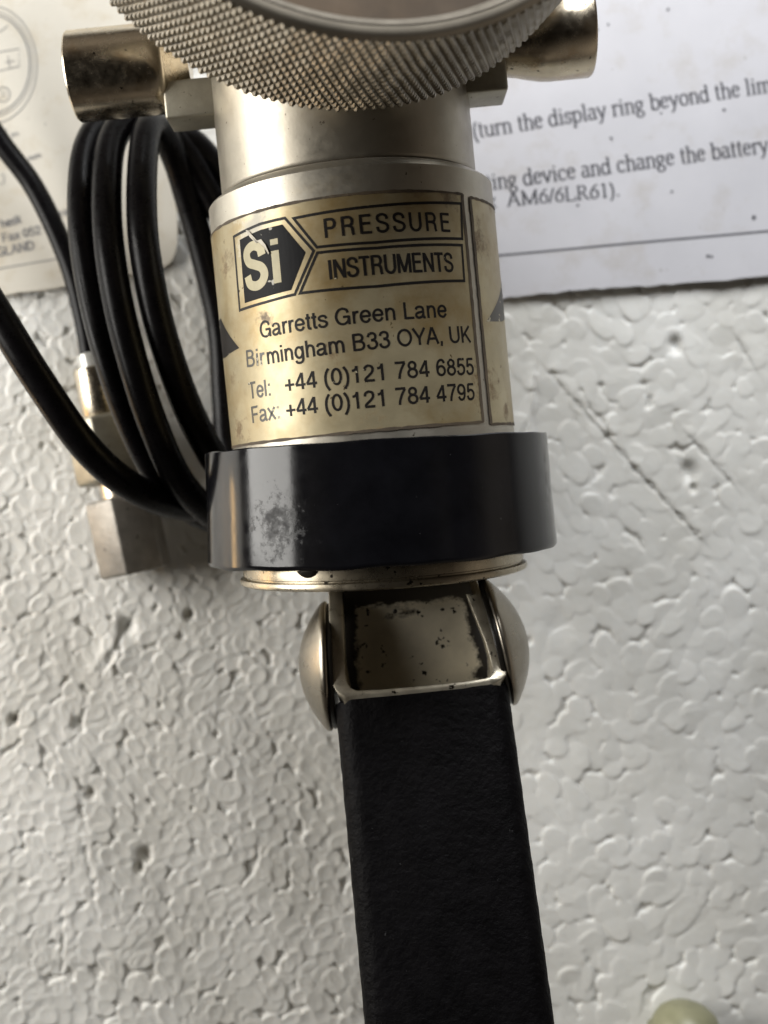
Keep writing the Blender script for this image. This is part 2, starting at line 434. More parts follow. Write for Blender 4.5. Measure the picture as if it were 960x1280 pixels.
def wob(a, b_, n, amp, seed):
    rr = random.Random(seed); out = []
    for i in range(n):
        t_ = i / n
        out.append((a[0] + (b_[0] - a[0]) * t_ + rr.uniform(-amp, amp) * 0.3, a[1] + (b_[1] - a[1]) * t_ + rr.uniform(-amp, amp)))
    return out

ZP = 0.075
right_px = wob((560, 381), (628, 373), 6, 1, 1) + wob((628, 373), (720, 363), 10, 1.2, 2) + wob((720, 363), (850, 355), 12, 1.2, 3) + wob((850, 355), (1120, 332), 14, 1.2, 4) + [(1120, -420), (470, -420)]
sheet_r = sheet('instruction_sheet', right_px, ZP, M_paper, 'white instruction sheet with serif text about the display ring and battery')
left_px = [(-200, 388)] + wob((-200, 388), (12, 368), 10, 1, 5) + wob((12, 368), (90, 357), 7, 1.3, 6) + wob((90, 357), (196, 337), 8, 1, 7) + [(205, 334), (213, 328), (218, 320), (221, 308)] + [(222, 290), (214, 60), (208, -420), (-200, -420)]
sheet_l = sheet('instruction_card', left_px, ZP + 0.01, M_card, 'off-white card printed with a round dial diagram and faded address lines')
ZT = ZP + 0.016

def paper_pt(px, py, base, lift=0.006):
    p = at(px, py, base); p.z = base + wave_z(p.x, p.y) * 0.018 + lift
    return p

# a serif alphabet drawn with a broad nib: polylines in em units
def arc(cx, cy, rx, ry, a0, a1, n=14):
    return [(cx + rx * math.cos(R_(a0 + (a1 - a0) * i / n)), cy + ry * math.sin(R_(a0 + (a1 - a0) * i / n))) for i in range(n + 1)]
X_, A_, D_ = 0.45, 0.68, -0.21
def sf(x, y, w_=0.09, d=0): return [(x - w_ + d, y), (x + w_ + d, y)]
G = {
 '(': (0.32, [arc(0.36, 0.24, 0.24, 0.46, 110, 250)]),
 ')': (0.32, [arc(-0.04, 0.24, 0.24, 0.46, 70, -70)]),
 't': (0.31, [[(0.13, 0.60), (0.13, 0.10)] + arc(0.21, 0.10, 0.08, 0.10, 180, 300, 8), [(0.02, X_), (0.27, X_)]]),
 'u': (0.52, [[(0.10, X_), (0.10, 0.16)] + arc(0.22, 0.15, 0.12, 0.15, 180, 320, 10) + [(0.40, 0.12)], [(0.40, X_), (0.40, 0)], [(0.01, X_ - .01), (0.12, X_)], [(0.31, X_ - .01), (0.42, X_)], [(0.38, 0.005), (0.50, 0.02)]]),
 'r': (0.36, [[(0.11, X_), (0.11, 0)], arc(0.24, 0.31, 0.13, 0.14, 180, 50, 10), sf(0.11, 0.0), [(0.01, X_ - .03), (0.12, X_)], [(0.31, 0.41), (0.31, 0.37)]]),
 'n': (0.52, [[(0.11, X_), (0.11, 0)], arc(0.255, 0.29, 0.145, 0.16, 175, 0, 12) + [(0.40, 0.0)], sf(0.11, 0), sf(0.40, 0), [(0.01, X_ - .03), (0.12, X_)]]),
 'h': (0.52, [[(0.11, A_), (0.11, 0)], arc(0.255, 0.29, 0.145, 0.16, 175, 0, 12) + [(0.40, 0.0)], sf(0.11, 0), sf(0.40, 0), [(0.01, A_ - .02), (0.12, A_)]]),
 'm': (0.80, [[(0.11, X_), (0.11, 0)], arc(0.25, 0.29, 0.14, 0.16, 175, 0, 12) + [(0.39, 0.0)], arc(0.53, 0.29, 0.14, 0.16, 175, 0, 12) + [(0.67, 0.0)], sf(0.11, 0), sf(0.39, 0), sf(0.67, 0), [(0.01, X_ - .03), (0.12, X_)]]),
 'e': (0.45, [[(0.06, 0.27), (0.38, 0.27)], arc(0.22, 0.235, 0.165, 0.225, 10, 325, 24)]),
 'd': (0.52, [arc(0.22, 0.22, 0.17, 0.23, 30, 330, 22), [(0.39, A_), (0.39, 0)], [(0.29, A_ - .02), (0.40, A_)], [(0.38, 0.005), (0.50, 0.02)]]),
 'i': (0.28, [[(0.13, X_), (0.13, 0)], sf(0.13, 0), [(0.03, X_ - .03), (0.14, X_)], [(0.13, 0.64), (0.13, 0.56)]]),
 'l': (0.28, [[(0.13, A_), (0.13, 0)], sf(0.13, 0), [(0.03, A_ - .02), (0.14, A_)]]),
 's': (0.38, [arc(0.19, 0.335, 0.125, 0.115, 30, 215, 12) + arc(0.18, 0.115, 0.13, 0.115, 50, -150, 14), [(0.31, 0.43), (0.31, 0.33)], [(0.05, 0.13), (0.05, 0.02)]]),
 'p': (0.52, [[(0.11, X_), (0.11, D_)], arc(0.28, 0.22, 0.17, 0.23, 150, -150, 22), sf(0.11, D_), [(0.01, X_ - .03), (0.12, X_)]]),
 'b': (0.52, [[(0.11, A_), (0.11, 0.0)], arc(0.28, 0.22, 0.17, 0.23, 150, -150, 22), [(0.01, A_ - .02), (0.12, A_)]]),
 'a': (0.46, [arc(0.20, 0.34, 0.13, 0.12, 160, 0, 10) + [(0.33, 0.07), (0.40, 0.0), (0.45, 0.04)], arc(0.19, 0.13, 0.135, 0.13, 75, 320, 16)]),
 'y': (0.49, [[(0.06, X_), (0.25, 0.02)], [(0.42, X_), (0.25, 0.02), (0.18, -0.15), (0.11, -0.21), (0.05, -0.17)], sf(0.07, X_, .08), sf(0.41, X_, .07)]),
 'v': (0.49, [[(0.06, X_), (0.24, 0.0)], [(0.42, X_), (0.24, 0.0)], sf(0.07, X_, .08), sf(0.41, X_, .07)]),
 'x': (0.49, [[(0.06, X_), (0.40, 0)], [(0.40, X_), (0.06, 0)], sf(0.07, X_, .07), sf(0.40, X_, .07), sf(0.07, 0, .07), sf(0.41, 0, .07)]),
 'g': (0.48, [arc(0.20, 0.30, 0.14, 0.15, 0, 360, 22), [(0.14, 0.16), (0.10, 0.09), (0.14, 0.05), (0.30, 0.03), (0.38, -0.03)], arc(0.22, -0.09, 0.17, 0.12, 30, -290, 22), [(0.31, 0.40), (0.44, 0.42)]]),
 'o': (0.50, [arc(0.245, 0.225, 0.185, 0.225, 0, 360, 28)]),
 'c': (0.45, [arc(0.235, 0.225, 0.18, 0.225, 45, 320, 22), [(0.36, 0.40), (0.36, 0.33)]]),
 'A': (0.72, [[(0.35, 0.68), (0.08, 0)], [(0.35, 0.68), (0.62, 0)], [(0.17, 0.23), (0.52, 0.23)], sf(0.08, 0, .08), sf(0.62, 0, .09)]),
 'M': (0.90, [[(0.13, 0.66), (0.13, 0)], [(0.13, 0.66), (0.44, 0.02)], [(0.44, 0.02), (0.76, 0.66)], [(0.76, 0.66), (0.76, 0)], sf(0.13, 0), sf(0.76, 0), sf(0.09, 0.66, .07), sf(0.80, 0.66, .07)]),
 '6': (0.50, [arc(0.25, 0.21, 0.18, 0.21, 0, 360, 26), [(0.42, 0.66), (0.25, 0.56), (0.12, 0.40), (0.07, 0.22)]]),
 '1': (0.50, [[(0.26, 0.67), (0.26, 0)], sf(0.26, 0, .11), [(0.13, 0.60), (0.26, 0.67)]]),
 '/': (0.30, [[(0.02, -0.02), (0.28, 0.68)]]),
 'L': (0.60, [[(0.14, 0.66), (0.14, 0)], [(0.05, 0), (0.54, 0), (0.57, 0.17)], sf(0.14, 0.66, .10)]),
 'R': (0.66, [[(0.14, 0.66), (0.14, 0)], [(0.05, 0.66), (0.30, 0.66)] + arc(0.30, 0.50, 0.17, 0.16, 90, -90, 12) + [(0.14, 0.34)], [(0.30, 0.34), (0.56, 0.0), (0.64, 0.0)], sf(0.14, 0, .10)]),
 '.': (0.25, [[(0.11, 0.075), (0.11, -0.005)]]),
 ' ': (0.26, []),
}
def serif_lines(parent, rows, base):
    lift = [0.006]
    for txt, p0, p1, em_px in rows:
        mb = MB()
        wtot = sum(G[c][0] for c in txt)
        dx, dy = p1[0] - p0[0], p1[1] - p0[1]; ln = math.hypot(dx, dy); ex = (dx / ln, dy / ln); ey = (ex[1], -ex[0])
        k = ln / wtot; pen = 0.0
        for ch in txt:
            wd, strokes = G[ch]
            for s in strokes:
                lift[0] = 0.006 + (lift[0] - 0.006 + 0.00007) % 0.002
                pts = []
                for i, (x, y) in enumerate(s):
                    a = s[max(i - 1, 0)]; c = s[min(i + 1, len(s) - 1)]
                    tx, ty = c[0] - a[0], c[1] - a[1]; L = math.hypot(tx, ty) or 1
                    th = (0.042 + 0.062 * abs(ty / L) ** 1.3) * 0.5
                    nx, ny = -ty / L * th, tx / L * th
                    for sg in (1, -1):
                        gx, gy = x + nx * sg, y + ny * sg
                        X = p0[0] + ex[0] * (pen + gx) * k + ey[0] * gy * em_px
                        Y = p0[1] + ex[1] * (pen + gx) * k + ey[1] * gy * em_px
                        pts.append(paper_pt(X, Y, base, lift[0]))
                mb.add(pts, [[2 * i, 2 * i + 1, 2 * i + 3, 2 * i + 2] for i in range(len(s) - 1)])
            pen += wd
        mb.build('lettering', M_print, parent, smooth=False)
serif_lines(sheet_r, [
    ('(turn the display ring beyond the limit', (591, 173), (981, 112), 30),
    ('ting device and change the battery', (608, 238), (962, 190), 30),
    ('x  AM6/6LR61).', (609, 260), (776, 245), 26),
], ZT)

def ribbon(pts_px, width_px, base, lift=0.006):
    v = []
    for i, (x, y) in enumerate(pts_px):
        a = pts_px[max(i - 1, 0)]; c = pts_px[min(i + 1, len(pts_px) - 1)]
        tx, ty = c[0] - a[0], c[1] - a[1]; L = math.hypot(tx, ty) or 1
        for sg in (1, -1): v.append(paper_pt(x - ty / L * width_px / 2 * sg, y + tx / L * width_px / 2 * sg, base, lift))
    return v, [[2 * i, 2 * i + 1, 2 * i + 3, 2 * i + 2] for i in range(len(pts_px) - 1)]
mb = MB(); mb.add(*ribbon([(560 + 20 * i, 325 - 20 * i * 0.0905) for i in range(28)], 2.2, ZT)); mb.build('ruled_line', M_print, sheet_r, smooth=False)
# stray marks on the sheet
for px, py, r in ((942, 272, 3.5), (839, 240, 2.2), (885, 320, 2.6), (890, 321, 1.8), (746, 38, 2), (760, 31, 1.6), (764, 173, 2), (826, 142, 1.8), (722, 257, 2), (905, 138, 2.2), (835, 12, 2)):
    n = 9; mb = MB(); mb.add([paper_pt(px + r * random.uniform(.6, 1.2) * math.cos(i * 2 * math.pi / n), py + r * random.uniform(.5, 1.1) * math.sin(i * 2 * math.pi / n), ZT, 0.009) for i in range(n)], [list(range(n))]); mb.build('ink_spot', M_print, sheet_r, smooth=False)

# a plain sans alphabet, drawn as even strokes (cap height 0.72)
def sm(*pts, n=5):
    return [(p.x, p.y) for p in catmull([Vector((x, y, 0)) for x, y in pts], n)]
def ln(*pts): return list(pts)
T7 = 0.68
SANS = {
 'P': (0.66, [ln((.12, 0), (.12, .72)), ln((.12, T7), (.36, T7)) + arc(.37, .515, .165, .165, 90, -90, 12) + ln((.12, .35))]),
 'R': (0.70, [ln((.12, 0), (.12, .72)), ln((.12, T7), (.38, T7)) + arc(.39, .52, .165, .16, 90, -90, 12) + ln((.12, .36)), sm((.36, .36), (.50, .31), (.545, .20), (.55, .09), (.585, 0))]),
 'E': (0.64, [ln((.12, 0), (.12, .72)), ln((.12, T7), (.58, T7)), ln((.12, .385), (.54, .385)), ln((.12, .04), (.59, .04))]),
 'S': (0.66, [sm((.555, .50), (.51, .625), (.34, .685), (.16, .635), (.115, .53), (.18, .43), (.34, .375), (.51, .31), (.575, .20), (.50, .085), (.33, .035), (.14, .085), (.085, .225))]),
 'U': (0.71, [ln((.11, .72), (.11, .26)) + arc(.355, .26, .245, .225, 180, 360, 16) + ln((.60, .72))]),
 'I': (0.28, [ln((.14, 0), (.14, .72))]),
 'N': (0.72, [ln((.12, 0), (.12, .72)), ln((.60, 0), (.60, .72)), ln((.13, .70), (.59, .02))]),
 'T': (0.61, [ln((.305, 0), (.305, .70)), ln((.02, T7), (.59, T7))]),
 'M': (0.83, [ln((.11, 0), (.11, .72)), ln((.72, 0), (.72, .72)), ln((.125, .71), (.415, .03)), ln((.705, .71), (.415, .03))]),
 'G': (0.77, [sm((.635, .50), (.565, .63), (.39, .685), (.20, .61), (.09, .37), (.18, .12), (.38, .035), (.55, .09), (.64, .20), (.65, .335)), ln((.40, .335), (.69, .335)), ln((.665, .36), (.665, 0))]),
 'L': (0.56, [ln((.12, 0), (.12, .72)), ln((.12, .04), (.53, .04))]),
 'B': (0.68, [ln((.12, 0), (.12, .72)), ln((.12, T7), (.36, T7)) + arc(.36, .535, .16, .145, 90, -90, 10) + ln((.12, .39)), ln((.36, .385)) + arc(.375, .21, .195, .17, 90, -90, 10) + ln((.12, .04))]),
 'O': (0.77, [arc(.385, .36, .30, .325, 0, 360, 32)]),
 'Y': (0.66, [ln((.33, 0), (.33, .31)), ln((.04, .72), (.335, .28)), ln((.62, .72), (.325, .28))]),
 'A': (0.67, [ln((.05, 0), (.325, .72)), ln((.62, 0), (.345, .72)), ln((.15, .235), (.52, .235))]),
 'K': (0.69, [ln((.12, 0), (.12, .72)), ln((.61, .72), (.13, .245)), ln((.28, .42), (.63, 0))]),
 'F': (0.60, [ln((.12, 0), (.12, .72)), ln((.12, T7), (.56, T7)), ln((.12, .365), (.50, .365))]),
 'D': (0.71, [ln((.12, 0), (.12, .72)), ln((.12, T7), (.32, T7)) + arc(.32, .36, .28, .32, 90, -90, 16) + ln((.12, .04))]),
 'H': (0.72, [ln((.12, 0), (.12, .72)), ln((.60, 0), (.60, .72)), ln((.12, .385), (.60, .385))]),
 'a': (0.56, [sm((.075, .38), (.13, .465), (.265, .495), (.39, .455), (.425, .36)) + ln((.425, .11)) + sm((.43, .06), (.46, .035), (.53, .045)), sm((.425, .30), (.34, .27), (.20, .25), (.09, .195), (.085, .09), (.19, .03), (.34, .07), (.425, .18))]),
 'r': (0.34, [ln((.11, 0), (.11, .53)), sm((.11, .30), (.15, .42), (.23, .48), (.33, .48))]),
 'e': (0.56, [ln((.09, .27), (.49, .27)), sm((.48, .25), (.46, .39), (.375, .475), (.265, .495), (.14, .43), (.085, .27), (.14, .10), (.28, .03), (.40, .065), (.475, .165))]),
 't': (0.29, [ln((.14, .67), (.14, .12)) + sm((.15, .07), (.19, .04), (.27, .045)), ln((.02, .49), (.26, .49))]),
 's': (0.50, [sm((.425, .37), (.37, .465), (.25, .495), (.12, .46), (.09, .38), (.15, .315), (.28, .275), (.40, .22), (.43, .14), (.36, .055), (.24, .03), (.11, .07), (.06, .17))]),
 'n': (0.56, [ln((.11, 0), (.11, .53)), sm((.11, .33), (.18, .45), (.29, .49), (.405, .44), (.445, .34)) + ln((.445, 0))]),
 'm': (0.84, [ln((.11, 0), (.11, .53)), sm((.11, .35), (.17, .45), (.265, .49), (.36, .45), (.42, .34)) + ln((.42, 0)), sm((.42, .35), (.48, .45), (.575, .49), (.67, .45), (.73, .34)) + ln((.73, 0))]),
 'h': (0.56, [ln((.11, 0), (.11, .72)), sm((.11, .33), (.18, .45), (.29, .49), (.405, .44), (.445, .34)) + ln((.445, 0))]),
 'i': (0.23, [ln((.115, 0), (.115, .53)), ln((.115, .72), (.115, .625))]),
 'l': (0.23, [ln((.115, 0), (.115, .72))]),
 'g': (0.57, [arc(.27, .265, .185, .225, 0, 360, 26), ln((.46, .53), (.46, .02)) + sm((.44, -.09), (.36, -.16), (.25, -.175), (.13, -.14), (.09, -.06))]),
 'k': (0.51, [ln((.11, 0), (.11, .72)), ln((.44, .53), (.12, .18)), ln((.22, .30), (.46, 0))]),
 'x': (0.50, [ln((.05, .53), (.45, 0)), ln((.45, .53), (.05, 0))]),
 ':': (0.28, [ln((.14, .105), (.14, 0)), ln((.14, .53), (.14, .425))]),
 ',': (0.28, [ln((.14, .105), (.14, 0), (.115, -.10))]),
 '+': (0.58, [ln((.29, .50), (.29, 0)), ln((.04, .25), (.54, .25))]),
 '(': (0.33, [sm((.27, .73), (.14, .52), (.10, .27), (.14, .02), (.27, -.20))]),
 ')': (0.33, [sm((.06, .73), (.19, .52), (.23, .27), (.19, .02), (.06, -.20))]),
 '0': (0.56, [arc(.28, .355, .195, .32, 0, 360, 28)]),
 '1': (0.56, [ln((.31, 0), (.31, .71)), sm((.10, .52), (.20, .535), (.28, .60), (.31, .70))]),
 '2': (0.56, [sm((.09, .48), (.13, .61), (.27, .67), (.42, .61), (.455, .49), (.40, .37), (.25, .24), (.13, .14), (.09, .04)), ln((.07, .04), (.51, .04))]),
 '3': (0.56, [sm((.09, .52), (.14, .63), (.27, .675), (.40, .63), (.44, .53), (.39, .42), (.23, .38)), sm((.23, .38), (.40, .34), (.475, .21), (.42, .09), (.27, .03), (.12, .08), (.07, .21))]),
 '4': (0.56, [ln((.385, 0), (.385, .70)), ln((.375, .69), (.05, .20)), ln((.04, .19), (.53, .19))]),
 '5': (0.56, [ln((.49, T7), (.15, T7)), ln((.155, .70), (.115, .34)), sm((.115, .34), (.20, .42), (.31, .435), (.43, .37), (.47, .235), (.41, .09), (.26, .03), (.13, .07), (.075, .19))]),
 '6': (0.56, [arc(.285, .225, .19, .19, 0, 360, 24), sm((.46, .54), (.40, .65), (.28, .68), (.15, .59), (.09, .40), (.095, .225))]),
 '7': (0.56, [ln((.05, T7), (.52, T7)), sm((.50, .66), (.36, .45), (.25, .20), (.21, 0))]),
 '8': (0.56, [arc(.28, .525, .155, .145, 0, 360, 22), arc(.28, .205, .195, .172, 0, 360, 24)]),
 '9': (0.56, [arc(.275, .475, .19, .195, 0, 360, 24), sm((.10, .17), (.16, .07), (.27, .03), (.40, .10), (.46, .28), (.465, .475))]),
 ' ': (0.28, []),
}
def sans(txt, p0, p1, cap, place, bold=1.0, space=0.0, slant=0.0):
    """strokes of a line of text whose ink runs from p0 to p1 in a flat frame; place(x, y, k) -> vertex"""
    ends = []; pen = 0.0
    for ch in txt:
        wd, st = SANS[ch]
        for q in st: ends += [pen + x for x, y in q]
        pen += wd + space
    x0, x1 = min(ends) - 0.04, max(ends) + 0.04
    dx, dy = p1[0] - p0[0], p1[1] - p0[1]; l_ = math.hypot(dx, dy); ex = (dx / l_, dy / l_); ey = (-ex[1], ex[0])
    k = l_ / (x1 - x0); q_ = cap / 0.72; th = 0.044 * q_ * bold * 1.3
    out = []; pen = 0.0; kk_ = 0
    for ch in txt:
        wd, st = SANS[ch]
        for sk in st:
            P = [((x + pen - x0) * k + y * q_ * slant, y * q_) for x, y in sk]
            v = []
            for i, (x, y) in enumerate(P):
                a = P[max(i - 1, 0)]; c = P[min(i + 1, len(P) - 1)]
                if len(P) > 8 and P[0] == P[-1] or (abs(P[0][0] - P[-1][0]) + abs(P[0][1] - P[-1][1]) < 1e-6):
                    a = P[i - 1] if i else P[-2]; c = P[i + 1] if i < len(P) - 1 else P[1]
                tx, ty = c[0] - a[0], c[1] - a[1]; L_ = math.hypot(tx, ty) or 1
                for sg in (1, -1):
                    X, Y = x - ty / L_ * th * sg, y + tx / L_ * th * 0.92 * sg
                    v.append(place(p0[0] + ex[0] * X + ey[0] * Y, p0[1] + ex[1] * X + ey[1] * Y, kk_ % 9))
            kk_ += 1
            out.append((v, [[2 * i, 2 * i + 1, 2 * i + 3, 2 * i + 2] for i in range(len(P) - 1)]))
        pen += wd + space
    return out
def text_on_paper(parent, material, txt, p0, p1, cap_px, base, lift=0.006):
    m = MB()
    # pixel y runs down, so flip it on the way in and out
    for v, f in sans(txt, (p0[0], -p0[1]), (p1[0], -p1[1]), cap_px, lambda x, y, k: paper_pt(x, -y, base, lift + k * 0.00015)): m.add(v, f)
    return m.build('lettering', material, parent, smooth=False)

ZL = ZP + 0.026
for q in (('hesk', (3, 285), (27, 278), 11), ('Fax 052', (4, 303), (52, 292), 11), ('ENGLAND', (-22, 325), (43, 312), 12), ('HO', (76, 272), (91, 268), 9), ('mm', (36, 201), (51, 196), 7), ('in', (15, 172), (23, 169), 7)):
    text_on_paper(sheet_l, M_faint, q[0], q[1], q[2], q[3], ZL)
mb = MB(); mb.add(*ribbon([(-60 + 20 * i, 346 - 20 * i * 0.17) for i in range(11)], 1.3, ZL)); mb.build('ruled_line', M_faint, sheet_l, smooth=False)
mb = MB()
def circ(cx, cy, rx, ry, n=60): return [(cx + rx * math.cos(2 * math.pi * i / n), cy + ry * math.sin(2 * math.pi * i / n)) for i in range(n + 1)]
mb.add(*ribbon(circ(-13, 80, 50, 62), 1.5, ZL)); mb.add(*ribbon(circ(-13, 81, 59, 74), 1.0, ZL)); mb.add(*ribbon(circ(-12, 80, 53, 66), .8, ZL, .0065))
mb.add(*ribbon([(-30, 70), (24, 61), (24, 83), (-30, 95)], 1.1, ZL)); mb.add(*ribbon([(6, 78), (18, 76)], .9, ZL, .0063)); mb.add(*ribbon([(10, 70), (12, 84)], .9, ZL, .0067))
mb.add(*ribbon(circ(4, 118, 8, 9, 24), 1.1, ZL)); mb.add(*ribbon([(0, 115), (7, 115), (1, 121), (8, 120)], .9, ZL, .0063))
mb.add(*ribbon([(-6, 42), (3, 38), (10, 32)], 1.0, ZL)); mb.add(*ribbon([(0, 218), (4, 217), (5, 228), (0, 230)], 1.0, ZL)); mb.add(*ribbon([(7, 160), (8, 170)], .9, ZL))
mb.build('dial_diagram', M_faint, sheet_l, smooth=False)

# ------------------------------------------------------------------ the pump
roll, tilt = R_(5.5), R_(2.2)
u = Vector((-math.sin(roll) * math.cos(tilt), math.cos(roll) * math.cos(tilt), math.sin(tilt)))
n_ = (Vector((0, 0, 1)) - u * u.z).normalized()
r_ = u.cross(n_)
O = at(468, 560, H - 13.6)
PM = Matrix(((r_.x, u.x, n_.x, O.x), (r_.y, u.y, n_.y, O.y), (r_.z, u.z, n_.z, O.z), (0, 0, 0, 1)))
PI_ = PM.inverted()
pump = empty('pressure_pump', PM)
tag(pump, 'silver hand pressure pump with gold label, black ring, knurled head and black lever', 'hand pump')

def L(px, py, zl):                       # where a line of sight meets the pump's own plane z = zl
    c = PI_ @ Vector((0, 0, H)); d = PI_.to_3x3() @ ray(px, py)
    return c + d * ((zl - c.z) / d.z)
def C(px, py, R):                        # (angle, height) where a line of sight meets a cylinder of the pump
    c = PI_ @ Vector((0, 0, H)); d = PI_.to_3x3() @ ray(px, py)
    A = d.x ** 2 + d.z ** 2; B = 2 * (c.x * d.x + c.z * d.z); K = c.x ** 2 + c.z ** 2 - R * R
    D = max(0.0, B * B - 4 * A * K); s = (-B - math.sqrt(D)) / (2 * A)
    p = c + d * s
    return math.atan2(p.x, p.z), p.y
def fy(py, R, px=None):                  # height of a feature seen on the front line of the pump
    return L(468 + (py - 560) * 0.096, py, R).y

RB = 1.64
y_ring1, y_ring0 = fy(549, 2.0), fy(709, 2.0)
y_sh = fy(203, RB)
# barrel and neck
def neck_prof():
    yt = L(404, -40, 0).y
    ys_ = y_sh
    return ([(0.9, y_ring0 + 0.15), (RB, y_ring0 + 0.15), (RB, ys_ - 0.035), (RB - 0.03, ys_ + 0.0), (RB - 0.10, ys_ + 0.045), (1.50, ys_ + 0.07)],
            [(0.9, ys_ - 0.2), (1.49, ys_ - 0.2), (1.475, ys_ + 0.03), (1.455, ys_ + 0.06), (1.455, ys_ + 0.085), (1.468, ys_ + 0.10), (1.472, ys_ + 0.13), (1.47, yt), (1.42, yt + 0.05), (0.9, yt + 0.05)])
p1, p2 = neck_prof()
v, f = lathe(p1, 160); mesh('barrel', v, f, M_alu, pump)
v, f = lathe(p2, 160); mesh('neck', v, f, M_neck, pump)

v, f = lathe([(1.46, y_sh + 0.058), (1.492, y_sh + 0.066), (1.496, y_sh + 0.074), (1.46, y_sh + 0.080)], 160, None, False, False)
mesh('grimy_seam', v, f, M_edge, pump)

# labels: patches wrapped on the barrel
def patch(name, R, y_of, a0, a1, n, material, parent, thick=0.006):
    """y_of(angle) -> (bottom, top)"""
    vv = []; ff = []
    for i in range(n + 1):
        a = a0 + (a1 - a0) * i / n; yb, yt = y_of(a)
        for (rr, y) in ((R, yb), (R + thick, yb), (R + thick, yt), (R, yt)):
            vv.append((rr * math.sin(a), y, rr * math.cos(a)))
    for i in range(n):
        k = 4 * i
        for q in range(4): ff.append([k + q, k + (q + 1) % 4, k + 4 + (q + 1) % 4, k + 4 + q])
    ff.append([0, 1, 2, 3]); ff.append([4 * n, 4 * n + 3, 4 * n + 2, 4 * n + 1])
    return mesh(name, vv, ff, material, parent, angle=50)
RL = RB + 0.008
aR = (C(572, 243, RL)[0] + C(590, 345, RL)[0] + C(608, 523, RL)[0]) / 3
pts_top = [C(x, y, RL) for x, y in ((316, 266), (352, 259), (391, 248), (438, 240), (505, 239), (573, 243))]
pts_bot = [C(x, y, RL) for x, y in ((305, 555), (400, 545), (520, 536), (608, 525))]
def fit(pts):
    A = np.array(pts); k, c = np.polyfit(A[:, 0], A[:, 1], 1); return k, c
kt, ct = fit(pts_top); kb, cb = fit(pts_bot)
print('label fit', kt, ct, kb, cb, 'right angle', math.degrees(aR), 'ring', y_ring1, y_ring0, 'shoulder', y_sh)
label = patch('label', RB + 0.001, lambda a: (kb * a + cb, kt * a + ct), R_(-125), aR, 90, M_label, pump)
tag(label, 'gold foil label with black company print')
a2 = (C(586, 250, RL)[0] + C(600, 379, RL)[0] + C(613, 521, RL)[0]) / 3
label2 = patch('label', RB + 0.001, lambda a: (kb * a + cb - 0.03, kt * a + ct - 0.02), a2, R_(150), 60, M_label, pump)
# grimy rims of the labels
def rim(parent, a0, a1, off, dr=0.003):
    wd = 0.015
    m = MB()
    def strip(pts):
        vv = []
        for i, (a, y) in enumerate(pts):
            a_, c_ = pts[max(i - 1, 0)], pts[min(i + 1, len(pts) - 1)]
            tx, ty = (c_[0] - a_[0]) * RL, c_[1] - a_[1]; l_ = math.hypot(tx, ty) or 1
            ww = wd * (0.55 + 0.7 * random.random())
            for sg in (1, -1):
                aa = a - ty / l_ * ww * sg / RL; yy = y + tx / l_ * ww * sg
                vv.append(((RL + dr) * math.sin(aa), yy, (RL + dr) * math.cos(aa)))
        m.add(vv, [[2 * i, 2 * i + 1, 2 * i + 3, 2 * i + 2] for i in range(len(pts) - 1)])
    T = [(a0 + (a1 - a0) * i / 60, kt * (a0 + (a1 - a0) * i / 60) + ct + off[1]) for i in range(61)]
    B = [(a0 + (a1 - a0) * i / 60, kb * (a0 + (a1 - a0) * i / 60) + cb + off[0]) for i in range(61)]
    strip(T); strip(B)
    for a in (a0, a1, a1 - 0.012) if a0 < 0 else (a0, a0 + 0.012, a1):
        yb, yt = kb * a + cb + off[0], kt * a + ct + off[1]
        strip([(a, yb + (yt - yb) * i / 40) for i in range(41)])
    return m.build('grimy_edge', M_edge, parent, smooth=False)
rim(label, R_(-120), aR, (0, 0))
rim(label2, a2, R_(140), (-0.03, -0.02))

# printing wrapped on the label
RT = RB + 0.0095
def wrap_build(name, polys, material, parent, R=RT):
    """polys: list of (verts in (s, y), faces); cut finely along s, then bent on the barrel"""
    bm = bmesh.new()
    for V, Fs in polys:
        vs = [bm.verts.new((x, y, 0)) for x, y in V]
        for q in Fs:
            try: bm.faces.new([vs[i] for i in q])
            except ValueError: pass
    xs = [v.co.x for v in bm.verts]; x = math.floor(min(xs) / 0.05) * 0.05
    while x < max(xs):
        bmesh.ops.bisect_plane(bm, geom=bm.verts[:] + bm.edges[:] + bm.faces[:], plane_co=(x, 0, 0), plane_no=(1, 0, 0)); x += 0.05
    for f_ in bm.faces:
        if f_.normal.z < 0: f_.normal_flip()
    bm.normal_update()
    for f_ in bm.faces:
        if f_.normal.z < 0: f_.normal_flip()
    me = bpy.data.meshes.new(name)
    for v_ in bm.verts:
        a = v_.co.x / RB; v_.co = Vector((R * math.sin(a), v_.co.y, R * math.cos(a)))
    bm.to_mesh(me); bm.free()
    return link(name, me, material, parent, smooth=False)
def S(px, py):
    a, y = C(px, py, RT); return (a * RB, y)
def wrap_text(txt, p0, p1, cap_px, bold=1.0, space=0.0, slant=0.0):
    a, b_ = S(*p0), S(*p1)
    mid = ((p0[0] + p1[0]) / 2, (p0[1] + p1[1]) / 2)
    cap = S(mid[0], mid[1] - cap_px)[1] - S(*mid)[1]
    return sans(txt, a, b_, cap, lambda x, y, k: (x, y), bold, space, slant)
